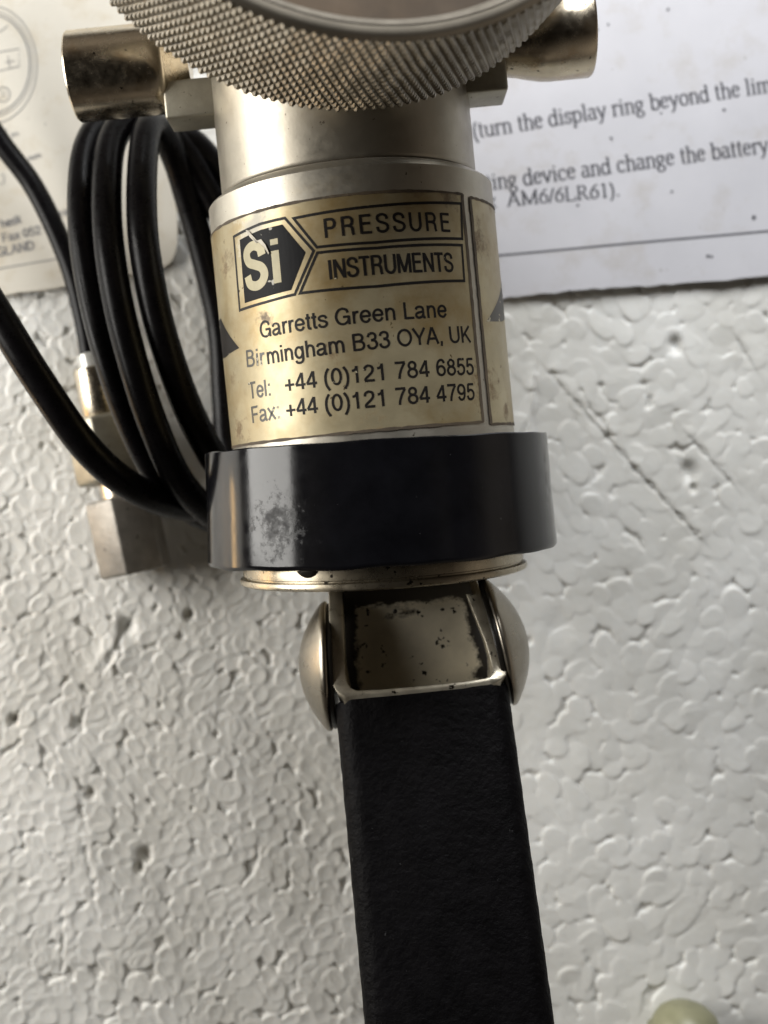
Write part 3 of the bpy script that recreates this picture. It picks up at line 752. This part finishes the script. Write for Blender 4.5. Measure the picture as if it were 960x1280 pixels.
def wrap_line(pts, wd, closed=True):
    P = [Vector(S(*p)) for p in pts]; n = len(P); vv = []; ff = []
    for i in range(n):
        a, b_, c_ = P[i - 1], P[i], P[(i + 1) % n]
        d1 = (b_ - a).normalized(); d2 = (c_ - b_).normalized()
        if not closed and i == 0: d1 = d2
        if not closed and i == n - 1: d2 = d1
        m_ = Vector((-d1.y - d2.y, d1.x + d2.x)).normalized(); l_ = wd / 2 / max(0.35, m_.dot(Vector((-d1.y, d1.x))))
        vv += [tuple(b_ + m_ * l_), tuple(b_ - m_ * l_)]
    for i in range(n if closed else n - 1):
        k = (i + 1) % n; ff.append([2 * i, 2 * i + 1, 2 * k + 1, 2 * k])
    return vv, ff
def wrap_poly(pts): return [S(*p) for p in pts], [list(range(len(pts)))]

for q in (('PRESSURE', (407, 297.5), (564, 290), 24, 1.0, 0.12), ('INSTRUMENTS', (413, 349.5), (567, 340), 24.5, 1.0, -0.01), ('Garretts Green Lane', (326, 423), (559, 396.5), 21.5),
          ('mingham B33 OYA, UK', (335, 455.5), (589, 428), 21.5), ('+44 (0)121 784 6855', (356, 489.5), (593, 468), 21.5), ('+44 (0)121 784 4795', (357.5, 521), (594, 499.5), 21.5)):
    wrap_build('lettering', wrap_text(*q), M_ink, label)
for q in (('Bir', (309, 459), (332, 455.9), 21.5), ('Tel:', (311.5, 499), (338, 494.5), 21), ('Fax:', (316, 529), (349.5, 523), 21)):
    wrap_build('lettering', wrap_text(*q), M_inkworn, label)
BW = 0.029
for q in ([(367, 273), (470, 257.5), (576.5, 254.5), (578, 298.5), (470, 303), (396, 309)], [(396.5, 316), (470, 310), (577.5, 306.5), (580.5, 351), (470, 358), (375, 366.5)],
          [(292, 296), (325, 280), (356, 272.5), (392, 313.5), (368.5, 368), (333, 377.5), (299.5, 388)]):
    wrap_build('printed_frame', [wrap_line(q, BW)], M_ink, label)
logo = wrap_build('logo', [wrap_poly([(299.5, 300), (325, 287.5), (353, 280.5), (382, 315.5), (364, 362.5), (332, 371), (306, 379)])], M_logo, label)
wrap_build('logo_lettering', wrap_text('S', (310, 363), (334, 357), 57, 1.45), M_gold, logo, RT + 0.002)
wrap_build('logo_lettering', wrap_text('i', (342.5, 354.8), (352, 352.4), 56, 1.35, slant=0.05), M_gold, logo, RT + 0.002)
# black arrowheads printed on the sides
wrap_build('printed_arrow', [wrap_poly([(272, 402), (276, 398), (299, 435), (282, 447), (276, 449)])], M_ink, label)
wrap_build('printed_arrow', [wrap_poly([(608, 402), (629, 348), (635, 352), (637.5, 398), (627, 402)])], M_inkworn, label2)
# torn and lifted foil at the logo
mb = MB()
for pts in (((309, 288), (311, 288), (318, 296), (323, 303), (321, 304), (314, 297)), ((322, 301), (327, 299), (333, 306), (338, 317), (336, 318), (330, 309))):
    vv = [];
    for i, p in enumerate(pts):
        a, y = C(*p, RT); rr = RT + 0.004 + 0.02 * random.random(); vv.append((rr * math.sin(a), y, rr * math.cos(a)))
    vv.append(tuple(sum(x[k] for x in vv) / len(vv) for k in range(3)))
    m_ = len(pts); mb.add(vv, [[i, (i + 1) % m_, m_] for i in range(m_)])
mb.build('torn_foil', mat('bare_foil', (0.36, 0.33, 0.27), 0.5, 0.2), label, smooth=False)

# black ring and base cap
a_w, y_w = C(345, 655, 2.0)
smear(M_ring, None, (0.016, 0.016, 0.017), 0.6, 9, (2.0 * math.sin(a_w), y_w, 2.0 * math.cos(a_w)), 0.75, 0.52)
a_w, y_w = C(312, 285, RB)
for px, py, rad_, st_ in ((598, 300, .55, .38), (606, 480, .6, .40), (300, 540, .5, .36), (330, 398, .25, .36), (415, 445, .3, .30), (284, 330, .45, .34), (560, 246, .4, .36), (470, 540, .5, .3), (632, 514, .22, .5), (612, 250, .3, .36), (292, 470, .3, .3), (520, 236, .3, .3)):
    a_w, y_w = C(px, py, RB)
    smear(M_label, None, (0.15, 0.10, 0.045), 0.55, 5 + st_ * 10, (RB * math.sin(a_w), y_w, RB * math.cos(a_w)), rad_, st_ + 0.13)
a_w, y_w = C(312, 285, RB)
smear(M_label, None, (0.50, 0.46, 0.36), 0.5, 4, (RB * math.sin(a_w), y_w, RB * math.cos(a_w)), 0.5)
yr1, yr0 = y_ring1, y_ring0
hgt = yr1 - yr0
v, f = lathe([(1.66, yr1 - 0.03), (1.93, yr1 - 0.005), (1.975, yr1), (1.988, yr1 - 0.012), (1.99, yr1 - 0.04), (2.005, (yr0 + yr1) / 2), (2.035, yr0 + 0.05), (2.035, yr0 + 0.02), (2.02, yr0), (1.95, yr0 - 0.01), (1.66, yr0 - 0.0)], 200, cap0=False, cap1=False)
# irregular hand-worn hem
vv = []
for p in v:
    a = math.atan2(p[0], p[2]); s = 0.006 * math.sin(a * 9 + 1) + 0.005 * math.sin(a * 17 + 2)
    vv.append((p[0], p[1] + (s if p[1] < (yr0 + yr1) / 2 else s * .5), p[2]))
TW = Matrix.Translation((0, (yr0 + yr1) / 2, 0)) @ Matrix.Rotation(R_(-2.0), 4, 'Z') @ Matrix.Translation((0, -(yr0 + yr1) / 2, 0))
mesh('grip_ring', [TW @ Vector(p) for p in vv], f, M_ring, pump, angle=40)
yc = fy(737, 1.66)
v, f = lathe([(1.2, yr0 + 0.12), (1.60, yr0 + 0.12), (1.64, yr0 + 0.05), (1.64, yc + 0.115), (1.615, yc + 0.105), (1.615, yc + 0.09), (1.67, yc + 0.08), (1.68, yc + 0.05), (1.675, yc + 0.02), (1.63, yc), (0.9, yc)], 140)
cap = mesh('base_cap', [TW @ p for p in map(Vector, v)], f, M_cap, pump)
a_s, y_s = C(383, 706, 1.66)
v, f = lathe([(0.001, 0.04), (0.13, 0.04), (0.16, 0.02), (0.17, 0.0), (0.17, -0.05)], 24)
Ms = Matrix.Translation((1.64 * math.sin(a_s), y_s + 0.02, 1.64 * math.cos(a_s))) @ Matrix.Rotation(a_s, 4, 'Y') @ Matrix.Rotation(R_(90), 4, 'X')
mesh('set_screw', [Ms @ Vector(p) for p in v], f, M_grease, cap)

# ------------------------------------------------------------------ the cross fittings
Lc = L(147, 91, 0.0); Rc = L(690, 41, 0.0)
RX = Matrix.Rotation(R_(-90), 4, 'Z')       # local Y (lathe axis) -> +X
def port(name_, side, cen, prof, blk):
    M = Matrix.Translation((0, cen.y, 0)) @ (RX if side > 0 else Matrix.Rotation(R_(90), 4, 'Z'))
    v, f = lathe(prof, 96, M)
    o = mesh(name_, v, f, M_nickel, pump)
    return o
xl0, xl1 = -L(206, 91, 0.35).x, -L(89, 91, 0.1).x
pl = port('port_fitting', -1, Lc, [(0.2, xl0 - 0.25), (0.40, xl0 - 0.02), (0.44, xl0), (0.475, xl0 + 0.03), (0.50, xl0 + 0.10), (0.505, xl0 + 0.18), (0.505, xl1 - 0.02), (0.49, xl1), (0.38, xl1), (0.36, xl1 - 0.03), (0.36, xl1 - 0.25), (0.05, xl1 - 0.25)], None)
tag(pl, 'left port fitting, brownish short cylinder')
xr0, xr1 = L(634, 90, 0.3).x, L(740, 41, 0.15).x
pr = port('port_fitting', 1, Rc, [(0.2, xr0 - 0.2), (0.42, xr0 - 0.02), (0.43, xr0), (0.44, xr0 + 0.05), (0.455, xr0 + 0.14), (0.49, xr0 + 0.28), (0.52, xr0 + 0.42), (0.53, xr0 + 0.52), (0.53, xr1 - 0.03), (0.51, xr1), (0.38, xr1), (0.36, xr1 - 0.03), (0.36, xr1 - 0.25), (0.05, xr1 - 0.25)], None)
tag(pr, 'right port fitting with flared golden collar')
bl0, bl1 = L(272, 130, 0.25), L(208, 130, 0.25)
yb0, yb1 = L(240, 161, 0.30).y, L(240, 104, 0.30).y
box('block', ((bl0.x + 0.12 + bl1.x - 0.02) / 2, (yb0 + yb1) / 2 + 0.10, 0.02), (bl0.x + 0.12 - bl1.x + 0.02, (yb1 - yb0) - 0.08, 0.56), M_block, pl, 0.03)
br0, br1 = L(580, 105, 0.3), L(634, 105, 0.3)
yb0, yb1 = L(608, 131, 0.38).y, L(608, 60, 0.38).y
box('block', ((br0.x - 0.12 + br1.x) / 2, (yb0 + yb1) / 2 + 0.10, 0.08), (br1.x - br0.x + 0.12, yb1 - yb0 - 0.1, 0.60), M_block, pr, 0.03)

# ------------------------------------------------------------------ knurled display head
far_c = at(404, -229, H - 11.72); near_c = at(450, -381, H - 10.0)
ax = (near_c - far_c); thk = ax.length; ax.normalize()
e1 = Vector((1, 0, 0)); e1 = (e1 - ax * e1.dot(ax)).normalized(); e2 = ax.cross(e1)
# local lathe frame: Y = axis of the head
HM = PI_ @ Matrix(((e2.x, ax.x, e1.x, far_c.x), (e2.y, ax.y, e1.y, far_c.y), (e2.z, ax.z, e1.z, far_c.z), (0, 0, 0, 1)))
def build_knurl():
    Rk = 2.97; N = 200; hk = 0.045
    na = N * 6; pitch = 0.096; t0_, t1_ = 0.05, thk - 0.04
    nt_ = int((t1_ - t0_) / pitch * 6)
    A, T = np.meshgrid(np.arange(na) / na, np.linspace(0, 1, nt_ + 1))
    tt = T * (t1_ - t0_) / pitch / 2
    tri = lambda q: 1 - np.abs((q % 1.0) * 2 - 1)
    a = tri(A * N + tt); b__ = tri(A * N - tt)
    h = np.minimum(np.minimum(a, b__) * 1.25, 0.8) / 0.8
    wear = 0.85 + 0.15 * np.sin(A * 2 * math.pi * 23 + T * 5) * np.sin(A * 2 * math.pi * 61 - T * 3)
    rr = Rk + hk * (h * wear - 0.3)
    rows = [(Rk - 0.10, 0.0), (Rk - 0.02, 0.015)]
    y = t0_ + T * (t1_ - t0_)
    ang = A * 2 * math.pi
    P = np.stack([rr * np.sin(ang), y, rr * np.cos(ang)], -1)
    an1 = np.arange(na) / na * 2 * math.pi
    def rw(r, yy): return np.stack([r * np.sin(an1), np.full(na, yy), r * np.cos(an1)], -1)[None]
    P = np.concatenate([rw(Rk - 0.30, -0.01), rw(Rk - 0.06, 0.0), rw(Rk - 0.02, 0.02), P, rw(Rk - 0.01, thk - 0.035), rw(Rk - 0.02, thk - 0.02), rw(Rk - 0.05, thk - 0.005), rw(Rk - 0.07, thk), rw(Rk - 0.12, thk)], 0)
    nr = P.shape[0]
    V = P.reshape(-1, 3)
    hm = np.array(HM); V = V @ hm[:3, :3].T + hm[:3, 3]
    idx = np.arange(nr * na).reshape(nr, na); nx_ = np.roll(idx, -1, 1)
    Q = np.stack([idx[:-1], nx_[:-1], nx_[1:], idx[1:]], -1).reshape(-1, 4)
    me = bpy.data.meshes.new('display_ring')
    me.vertices.add(len(V)); me.vertices.foreach_set('co', V.astype(np.float32).ravel())
    me.loops.add(Q.size); me.loops.foreach_set('vertex_index', Q.astype(np.int32).ravel())
    me.polygons.add(len(Q)); me.polygons.foreach_set('loop_start', np.arange(0, Q.size, 4, dtype=np.int32))
    me.update(calc_edges=True)
    gd = np.zeros((nr, na)); gd[3:3 + nt_ + 1] = np.clip(1 - h * 1.6, 0, 1) * 0.42  # darker towards the bottom of each groove
    at_ = me.attributes.new('dirt_and_dark', 'FLOAT', 'POINT'); at_.data.foreach_set('value', gd.ravel().astype(np.float32))
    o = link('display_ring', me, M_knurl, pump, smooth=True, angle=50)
    return o
head = build_knurl()
tag(head, 'knurled metal display ring at the top')
v, f = lathe([(2.86, thk - 0.004), (2.84, thk + 0.008), (2.80, thk + 0.004), (2.77, thk - 0.05), (2.62, thk - 0.42), (2.5, thk - 0.5)], 160, HM, False, False)
mesh('bezel', v, f, M_bezel, head)
v, f = lathe([(2.75, thk - 0.30), (2.75, thk - 0.10), (2.2, thk - 0.16), (0.001, thk - 0.18)], 120, HM, True, False)
mesh('display_window', v, f, M_glass, head)
v, f = lathe([(1.6, -0.55), (2.2, -0.50), (2.5, -0.3), (2.62, 0.0), (2.6, 0.3)], 120, HM)
mesh('back_cover', v, f, M_bezel, head)

# ------------------------------------------------------------------ lever, clevis and rivets
# a channel frame: origin on the pivot, swung towards the camera
lev_a = R_(20)                            # how far the lever lifts off the pump's axis
zw = 0.72                                 # front of the web over the pump's axis, at the sleeve's edge
pc = L(527, 864, zw)                      # middle of the sleeve's edge
dn = Vector((math.sin(R_(0.8)), -1, 0)).normalized() * math.cos(lev_a) + Vector((0, 0, math.sin(lev_a)))
lx = Vector((1, 0.0, 0)); lx = (lx - dn * lx.dot(dn)).normalized()
# lever frame: x right, y = towards the pump, z = out of the web
ly = -dn; lz = lx.cross(ly)
LM = Matrix(((lx.x, ly.x, lz.x, pc.x), (lx.y, ly.y, lz.y, pc.y), (lx.z, ly.z, lz.z, zw), (0, 0, 0, 1)))
Wd = 1.965                                # outer width of the sleeve
lever = empty('lever'); lever.parent = pump
def usec(w, d, r, n=8):
    """rounded U open to -z: points from the left flank's free edge round the web to the right one"""
    p = [(-w / 2, -d)]
    p += [(-w / 2 + r - r * math.cos(R_(90 * i / n)), -r + r * math.sin(R_(90 * i / n))) for i in range(n + 1)]
    p += [(w / 2 - r + r * math.sin(R_(90 * i / n)), -r + r * math.cos(R_(90 * i / n))) for i in range(n + 1)]
    p += [(w / 2, -d)]
    return p
def channel(name, w, d, r, th, y_edge, y_end, material, parent, seg=1, puff=0.0):
    """a sheet channel: outer and inner skin between y_edge(z) and y_end"""
    out = usec(w, d, r); inn = usec(w - 2 * th, d, max(0.02, r - th)); inn = [(x, z - (th if i not in (0, len(inn) - 1) else 0)) for i, (x, z) in enumerate(inn)]
    n = len(out); vv = []; ff = []
    for s in range(seg + 1):
        for prof in (out, inn):
            for (x, z) in prof:
                y0 = y_edge(z); y = y0 + (y_end - y0) * s / seg
                bump_ = puff * (math.sin(s * 2.1 + x * 3) * 0.5 + math.sin(s * 5.3 + z * 4) * 0.5)
                vv.append(LM @ Vector((x * (1 + bump_), y, z)))
    m = 2 * n
    for s in range(seg):
        for i in range(n - 1):
            a = s * m + i; ff.append([a, a + 1, a + 1 + m, a + m])
            a = s * m + n + i; ff.append([a + 1, a, a + m, a + 1 + m])
        for i in (0, n - 1): ff.append([s * m + i, s * m + n + i, (s + 1) * m + n + i, (s + 1) * m + i])
    for s in (0, seg):
        for i in range(n - 1): ff.append([s * m + i, s * m + i + 1, s * m + n + i + 1, s * m + n + i])
    return mesh(name, vv, ff, material, parent, angle=45)
DEP = 1.25
# sleeve: closed rounded tube with a long run out of the frame
def sleeve():
    w, d, r = Wd, DEP, 0.24
    sec = []
    for cx, cz, a0 in ((w / 2 - r, -r, 90), (w / 2 - r, -d + r, 0), (-w / 2 + r, -d + r, -90), (-w / 2 + r, -r, 180)):
        sec += [(cx + r * math.cos(R_(a0 - 90 * i / 8)), cz + r * math.sin(R_(a0 - 90 * i / 8))) for i in range(9)]
    n = len(sec); vv = []; ff = []
    rows = [(0.965, 0.0), (1.0, -0.012), (1.006, -0.03)] + [(1.006, -0.08 - 0.09 * k) for k in range(75)] + [(0.97, -6.86), (0.7, -6.9)]
    for j, (sc_, y) in enumerate(rows):
        for i, (x, z) in enumerate(sec):
            wv = 1 + 0.0022 * math.sin(j * 1.3 + i) + 0.0018 * math.sin(j * 2.7 + i * 0.7)
            vv.append(LM @ Vector((x * sc_ * wv, y + 0.006 * math.sin(i * 1.7) * (j < 3), (z + d / 2) * sc_ * wv - d / 2)))
    for j in range(len(rows) - 1):
        for i in range(n):
            k = (i + 1) % n; ff.append([j * n + i, j * n + k, (j + 1) * n + k, (j + 1) * n + i])
    ff.append([(len(rows) - 1) * n + i for i in range(n)])
    o = mesh('sleeve', vv, ff, M_sleeve, lever, angle=50)
    return o
sleeve()
# sheet-metal channel: the flanks run on past the sleeve to the pivot, the web is cut short
def edge_y(z):
    t_ = max(0.0, min(1.0, (-z - 0.10) / 0.95))
    return 0.03 + 1.30 * t_ ** 0.9 + 0.8 * max(0.0, -z - 1.05)
def clevis():
    """bent sheet: two flanks and the cut end of the web, walked round along its front edge; every point knows which way its sheet runs on"""
    out = [(410, 728, 0.22), (411, 752, 0.32), (411, 790, 0.46), (412, 825, 0.58), (413, 845, 0.64), (416, 858, 0.68), (422, 867, 0.71), (431, 871, 0.725), (480, 868, 0.73), (530, 863, 0.73), (580, 858, 0.73), (615, 853, 0.725), (627, 850, 0.71), (633, 844, 0.68), (634, 836, 0.64), (626, 805, 0.54), (614, 775, 0.42), (602, 745, 0.30), (594, 716, 0.2)]
    inn = [(428, 728, 0.20), (429, 752, 0.30), (430, 790, 0.44), (431, 825, 0.56), (432, 842, 0.62), (434, 852, 0.66), (438, 859, 0.69), (446, 862, 0.70), (480, 860.5, 0.70), (530, 856, 0.70), (580, 851, 0.70), (605, 847, 0.70), (612, 845, 0.69), (615, 840, 0.66), (615, 833, 0.62), (607, 805, 0.52), (595, 775, 0.40), (583, 745, 0.28), (575, 716, 0.18)]
    n = len(out); vv = []; ff = []
    A = [L(*p) for p in out]; B = [L(*p) for p in inn]
    def rn(i):
        t_ = max(0.0, min(1.0, (min(i, n - 1 - i) - 4) / 3))
        return Vector((0, 0, -1.15)) * (1 - t_) + (dn * 0.35 + Vector((0, 0, -0.16))) * t_
    for i in range(n):
        d = rn(i)
        vv += [A[i], B[i], B[i] + d + (B[i] - A[i]) * 0.0, A[i] + d]
    for i in range(n - 1):
        a = 4 * i; b_ = a + 4
        for q in range(4): ff.append([a + q, b_ + q, b_ + (q + 1) % 4, a + (q + 1) % 4])
    ff.append([0, 1, 2, 3]); ff.append([4 * n - 1, 4 * n - 2, 4 * n - 3, 4 * n - 4])
    o = mesh('channel', vv, ff, M_clevis, lever, angle=50)
    bevel_mesh(o, 0.022, 2, 50)
    return o
clevis()
# rivets: domed heads on both flanks
def rivet(pxc, pyc, side, zl, lean):
    c = L(pxc, pyc, zl)
    R = 0.765
    prof = [(0.001, 0.0), (R * .96, 0.0), (R * .995, 0.015), (R, 0.04), (R * .985, 0.065)] + [(R * q, 0.06 + 0.31 * (1 - q ** 2.1)) for q in (.95, .9, .84, .77, .69, .6, .5, .4, .3, .2, .1, .002)]
    M = Matrix.Translation(c) @ Matrix.Rotation(R_(lean), 4, 'Z') @ (Matrix.Rotation(R_(-90), 4, 'Z') if side > 0 else Matrix.Rotation(R_(90), 4, 'Z'))
    v, f = lathe(prof, 80, M, False, False)
    o = mesh('rivet', v, f, M_rivet, lever, angle=60)
    vv, f = lathe([(0.3, -0.06), (R * .95, -0.06), (R * .97, -0.03), (R * .95, 0.004), (0.3, 0.004)], 80, M)
    mesh('washer', vv, f, M_grease, lever, angle=60)
    return o
rivet(413, 832, -1, -0.05, -2.5)
rivet(620, 803, 1, -0.05, 8.0)
# tongue of the pump between the flanks
def tongue():
    vv = []; ff = []; dirt_and_dark = []
    rows = [(718, 0.50), (734, 0.40), (742, 0.30), (750, 0.20), (757, 0.10), (763, 0.05), (772, 0.02), (790, 0.0), (815, 0.0), (845, 0.0), (880, 0.0), (940, 0.0)]
    nx_, ny_ = 44, 60
    for j in range(ny_ + 1):
        py = 718 + (940 - 718) * j / ny_
        z = np.interp(py, [r[0] for r in rows], [r[1] for r in rows])
        for k in range(nx_ + 1):
            t_ = k / nx_
            xl = 430; xr = 582 + min(40, (py - 720) * 0.30)
            vv.append(L(xl + (xr - xl) * t_, py - (t_ - 0.5) * 14, z + 0.10 * (abs(2 * t_ - 1)) ** 6))
            dx = min(t_, 1 - t_)
            wob_ = 0.5 + 0.5 * math.sin(py * 0.21 + t_ * 9) * math.sin(py * 0.083 + 1.3)
            dirt_and_dark.append(max(1.1 * math.exp(-(dx / 0.095) ** 1.4), 1 / (1 + math.exp((py - 752) / 5.5)), 0.8 * math.exp(-(((t_ - 0.95) / 0.12) ** 2 + ((py - 848) / 16) ** 2)), 0.5 * math.exp(-((py - 768) / 9) ** 2) * wob_))  # grime at the sides; the top band is a dark reflection painted in
    for j in range(ny_):
        for k in range(nx_):
            a = j * (nx_ + 1) + k; ff.append([a, a + 1, a + nx_ + 2, a + nx_ + 1])
    n0 = len(vv); m_ = nx_ + 1
    for p in vv[:n0]: vv.append(p + Vector((0, 0, -0.35)))
    dirt_and_dark += dirt_and_dark[:]
    for j in range(ny_):
        for k in range(nx_):
            a = n0 + j * m_ + k; ff.append([a + 1, a, a + m_, a + m_ + 1])
    per = [k for k in range(m_)] + [j * m_ + nx_ for j in range(1, ny_ + 1)] + [ny_ * m_ + k for k in range(nx_ - 1, -1, -1)] + [j * m_ for j in range(ny_ - 1, 0, -1)]
    for i in range(len(per)):
        a, b_ = per[i], per[(i + 1) % len(per)]; ff.append([b_, a, a + n0, b_ + n0])
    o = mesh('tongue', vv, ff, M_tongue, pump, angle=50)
    at_ = o.data.attributes.new('dirt_and_dark', 'FLOAT', 'POINT'); at_.data.foreach_set('value', dirt_and_dark)
    return o
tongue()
lc = L(522, 800, -0.35)
box('lug', (lc.x, lc.y + 0.1, -0.55), (1.78, 1.7, 0.9), M_grease, pump, 0.04)
# greasy dirt in the corners of the clevis
mb = MB()
rr = random.Random(5)
for i in range(26):
    t_ = rr.random()
    if i < 9: px, py, z = 436 + rr.uniform(-2, 9), 745 + 120 * t_, 0.24 - 0.2 * min(1, t_ * 4)
    elif i < 17: px, py, z = 604 + t_ * 24 - rr.uniform(0, 14), 745 + 105 * t_, 0.24 - 0.2 * min(1, t_ * 4)
    else: px, py, z = 436 + 160 * t_, 752 - 14 * (t_ - .5) + rr.uniform(-4, 14), 0.12
    c = L(px, py, z); s = rr.uniform(0.008, 0.026)
    M = Matrix.Translation(c)
    v, f = lathe([(0.001, -s * .5), (s * .8, -s * .3), (s, 0), (s * .7, s * .4), (0.001, s * .5)], 8, M @ Matrix.Rotation(R_(90), 4, 'X') @ Matrix.Diagonal((rr.uniform(.6, 1.6), rr.uniform(.5, 1), rr.uniform(.6, 1.5), 1)), False, False)
    mb.add(v, f)
g_ = mb.build('grease_crumbs', M_grease, lever); g_['kind'] = 'stuff'

# ------------------------------------------------------------------ hoses
coil = empty('coiled_hose', Matrix.Translation(at(190, 400, 0.3)))
tag(coil, 'thick glossy black hose looped three times beside and under the pump', 'hose')
def hp(px, py, z): return at(px, py, z) - coil.location
path = [(-160, 150, 3.2), (-70, 285, 3.3), (0, 398, 3.3), (50, 478, 3.2), (110, 562, 2.9), (170, 612, 2.4), (230, 633, 1.7), (300, 632, 0.9), (352, 590, 0.45), (372, 500, 0.4), (362, 400, 0.5), (330, 310, 0.6), (296, 250, 0.75),
        (262, 200, 0.95), (232, 172, 1.15), (180, 150, 1.35), (135, 152, 1.6), (110, 185, 1.9), (103, 250, 2.25), (109, 330, 2.45), (131, 430, 2.5), (165, 530, 2.3), (205, 603, 1.9), (262, 648, 1.25), (330, 640, 0.6), (384, 580, 0.35), (392, 480, 0.4), (350, 380, 0.55), (296, 300, 0.75),
        (258, 235, 0.95), (232, 190, 1.15), (200, 158, 1.4), (162, 150, 1.7), (139, 180, 2.05), (133, 250, 2.5), (139, 330, 2.75), (157, 420, 2.8), (191, 530, 2.6), (232, 612, 2.1), (290, 655, 1.3), (350, 640, 0.7), (330, 600, 0.4), (288, 560, 0.4), (281, 500, 0.4), (275, 410, 0.5), (255, 320, 0.7), (237, 255, 0.9), (222, 205, 1.15),
        (205, 168, 1.5), (188, 158, 1.8), (180, 185, 2.1), (177, 250, 2.5), (182, 320, 2.7), (203, 420, 2.65), (244, 530, 2.2), (296, 610, 1.4), (360, 640, 0.8), (430, 600, 0.5), (450, 520, 0.4)]
v, f = tube(catmull([hp(*p) for p in path], 9), 0.188, 24)
mesh('tube', v, f, M_hose, coil, angle=60)

thin = empty('connector_hose', Matrix.Translation(at(125, 500, 0.3)))
tag(thin, 'thin black hose ending in a brassy hexagon connector lying on the foam', 'hose')
th_o = thin.location.copy()
path = [(-140, -30, 1.3), (-60, 85, 1.0), (0, 176, 0.75), (45, 238, 0.6), (85, 325, 0.5), (104, 395, 0.5), (114, 450, 0.5), (118, 475, 0.5)]
v, f = tube(catmull([at(*p) - th_o for p in path], 10), 0.145, 20)
mesh('tube', v, f, M_hose, thin, angle=60)
con = empty('connector'); con.parent = thin
c0 = at(115, 452, 0.52) - th_o; c1 = at(171, 716, 0.52) - th_o
ayv = (c1 - c0).normalized(); azv = Vector((0, 0, 1)); axv = ayv.cross(azv).normalized(); azv = axv.cross(ayv)
CM = Matrix(((axv.x, ayv.x, azv.x, c0.x), (axv.y, ayv.y, azv.y, c0.y), (axv.z, ayv.z, azv.z, c0.z), (0, 0, 0, 1)))
clen = (c1 - c0).length; kk = clen / 270.0
def cl(name_, prof, material, n=48, rot=0.0, hexa=False, bev=0):
    M = CM @ Matrix.Rotation(rot, 4, 'Y')
    v, f = lathe([(r, y * kk) for r, y in prof], n, M)
    o = mesh(name_, v, f, material, con, angle=30)
    if bev: bevel_mesh(o, bev, 2, 25)
    return o
cl('ferrule', [(0.16, -10), (0.19, -8), (0.19, 18)], M_clear, 32)
cl('collar', [(0.17, 9), (0.27, 9), (0.285, 12), (0.285, 68), (0.27, 71), (0.15, 71)], M_nickel, 48)
cl('nut', [(0.25, 70), (0.53, 72), (0.56, 76), (0.56, 148), (0.53, 153), (0.2, 153)], M_block, 6, R_(6), bev=0.02)
cl('stem', [(0.2, 150), (0.26, 150), (0.26, 178), (0.2, 178)], M_nickel, 40)
cl('nut', [(0.2, 172), (0.49, 174), (0.515, 178), (0.515, 266), (0.495, 270), (0.35, 270), (0.33, 262), (0.05, 262)], M_nut, 6, R_(3), bev=0.02)

# ------------------------------------------------------------------ pale green cap at the lower edge
gc = at(856, 1300, 0.42)
gcap = empty('plastic_cap', Matrix.Translation(gc))
tag(gcap, 'pale green rounded plastic cap lying on the foam at its lower right', 'cap')
Mg = Matrix.Rotation(R_(-6), 4, 'Z')
v, f = lathe([(0.50, -1.6), (0.52, -0.2), (0.51, 0.05), (0.47, 0.25), (0.40, 0.38), (0.28, 0.47), (0.14, 0.515), (0.001, 0.525)], 64, Mg, True, False)
mesh('shell', v, f, M_green, gcap, angle=60)
v, f = lathe([(0.49, 0.05), (0.535, 0.06), (0.545, 0.09), (0.535, 0.12), (0.48, 0.13)], 64, Mg, False, False)
mesh('ridge', v, f, M_green, gcap, angle=60)
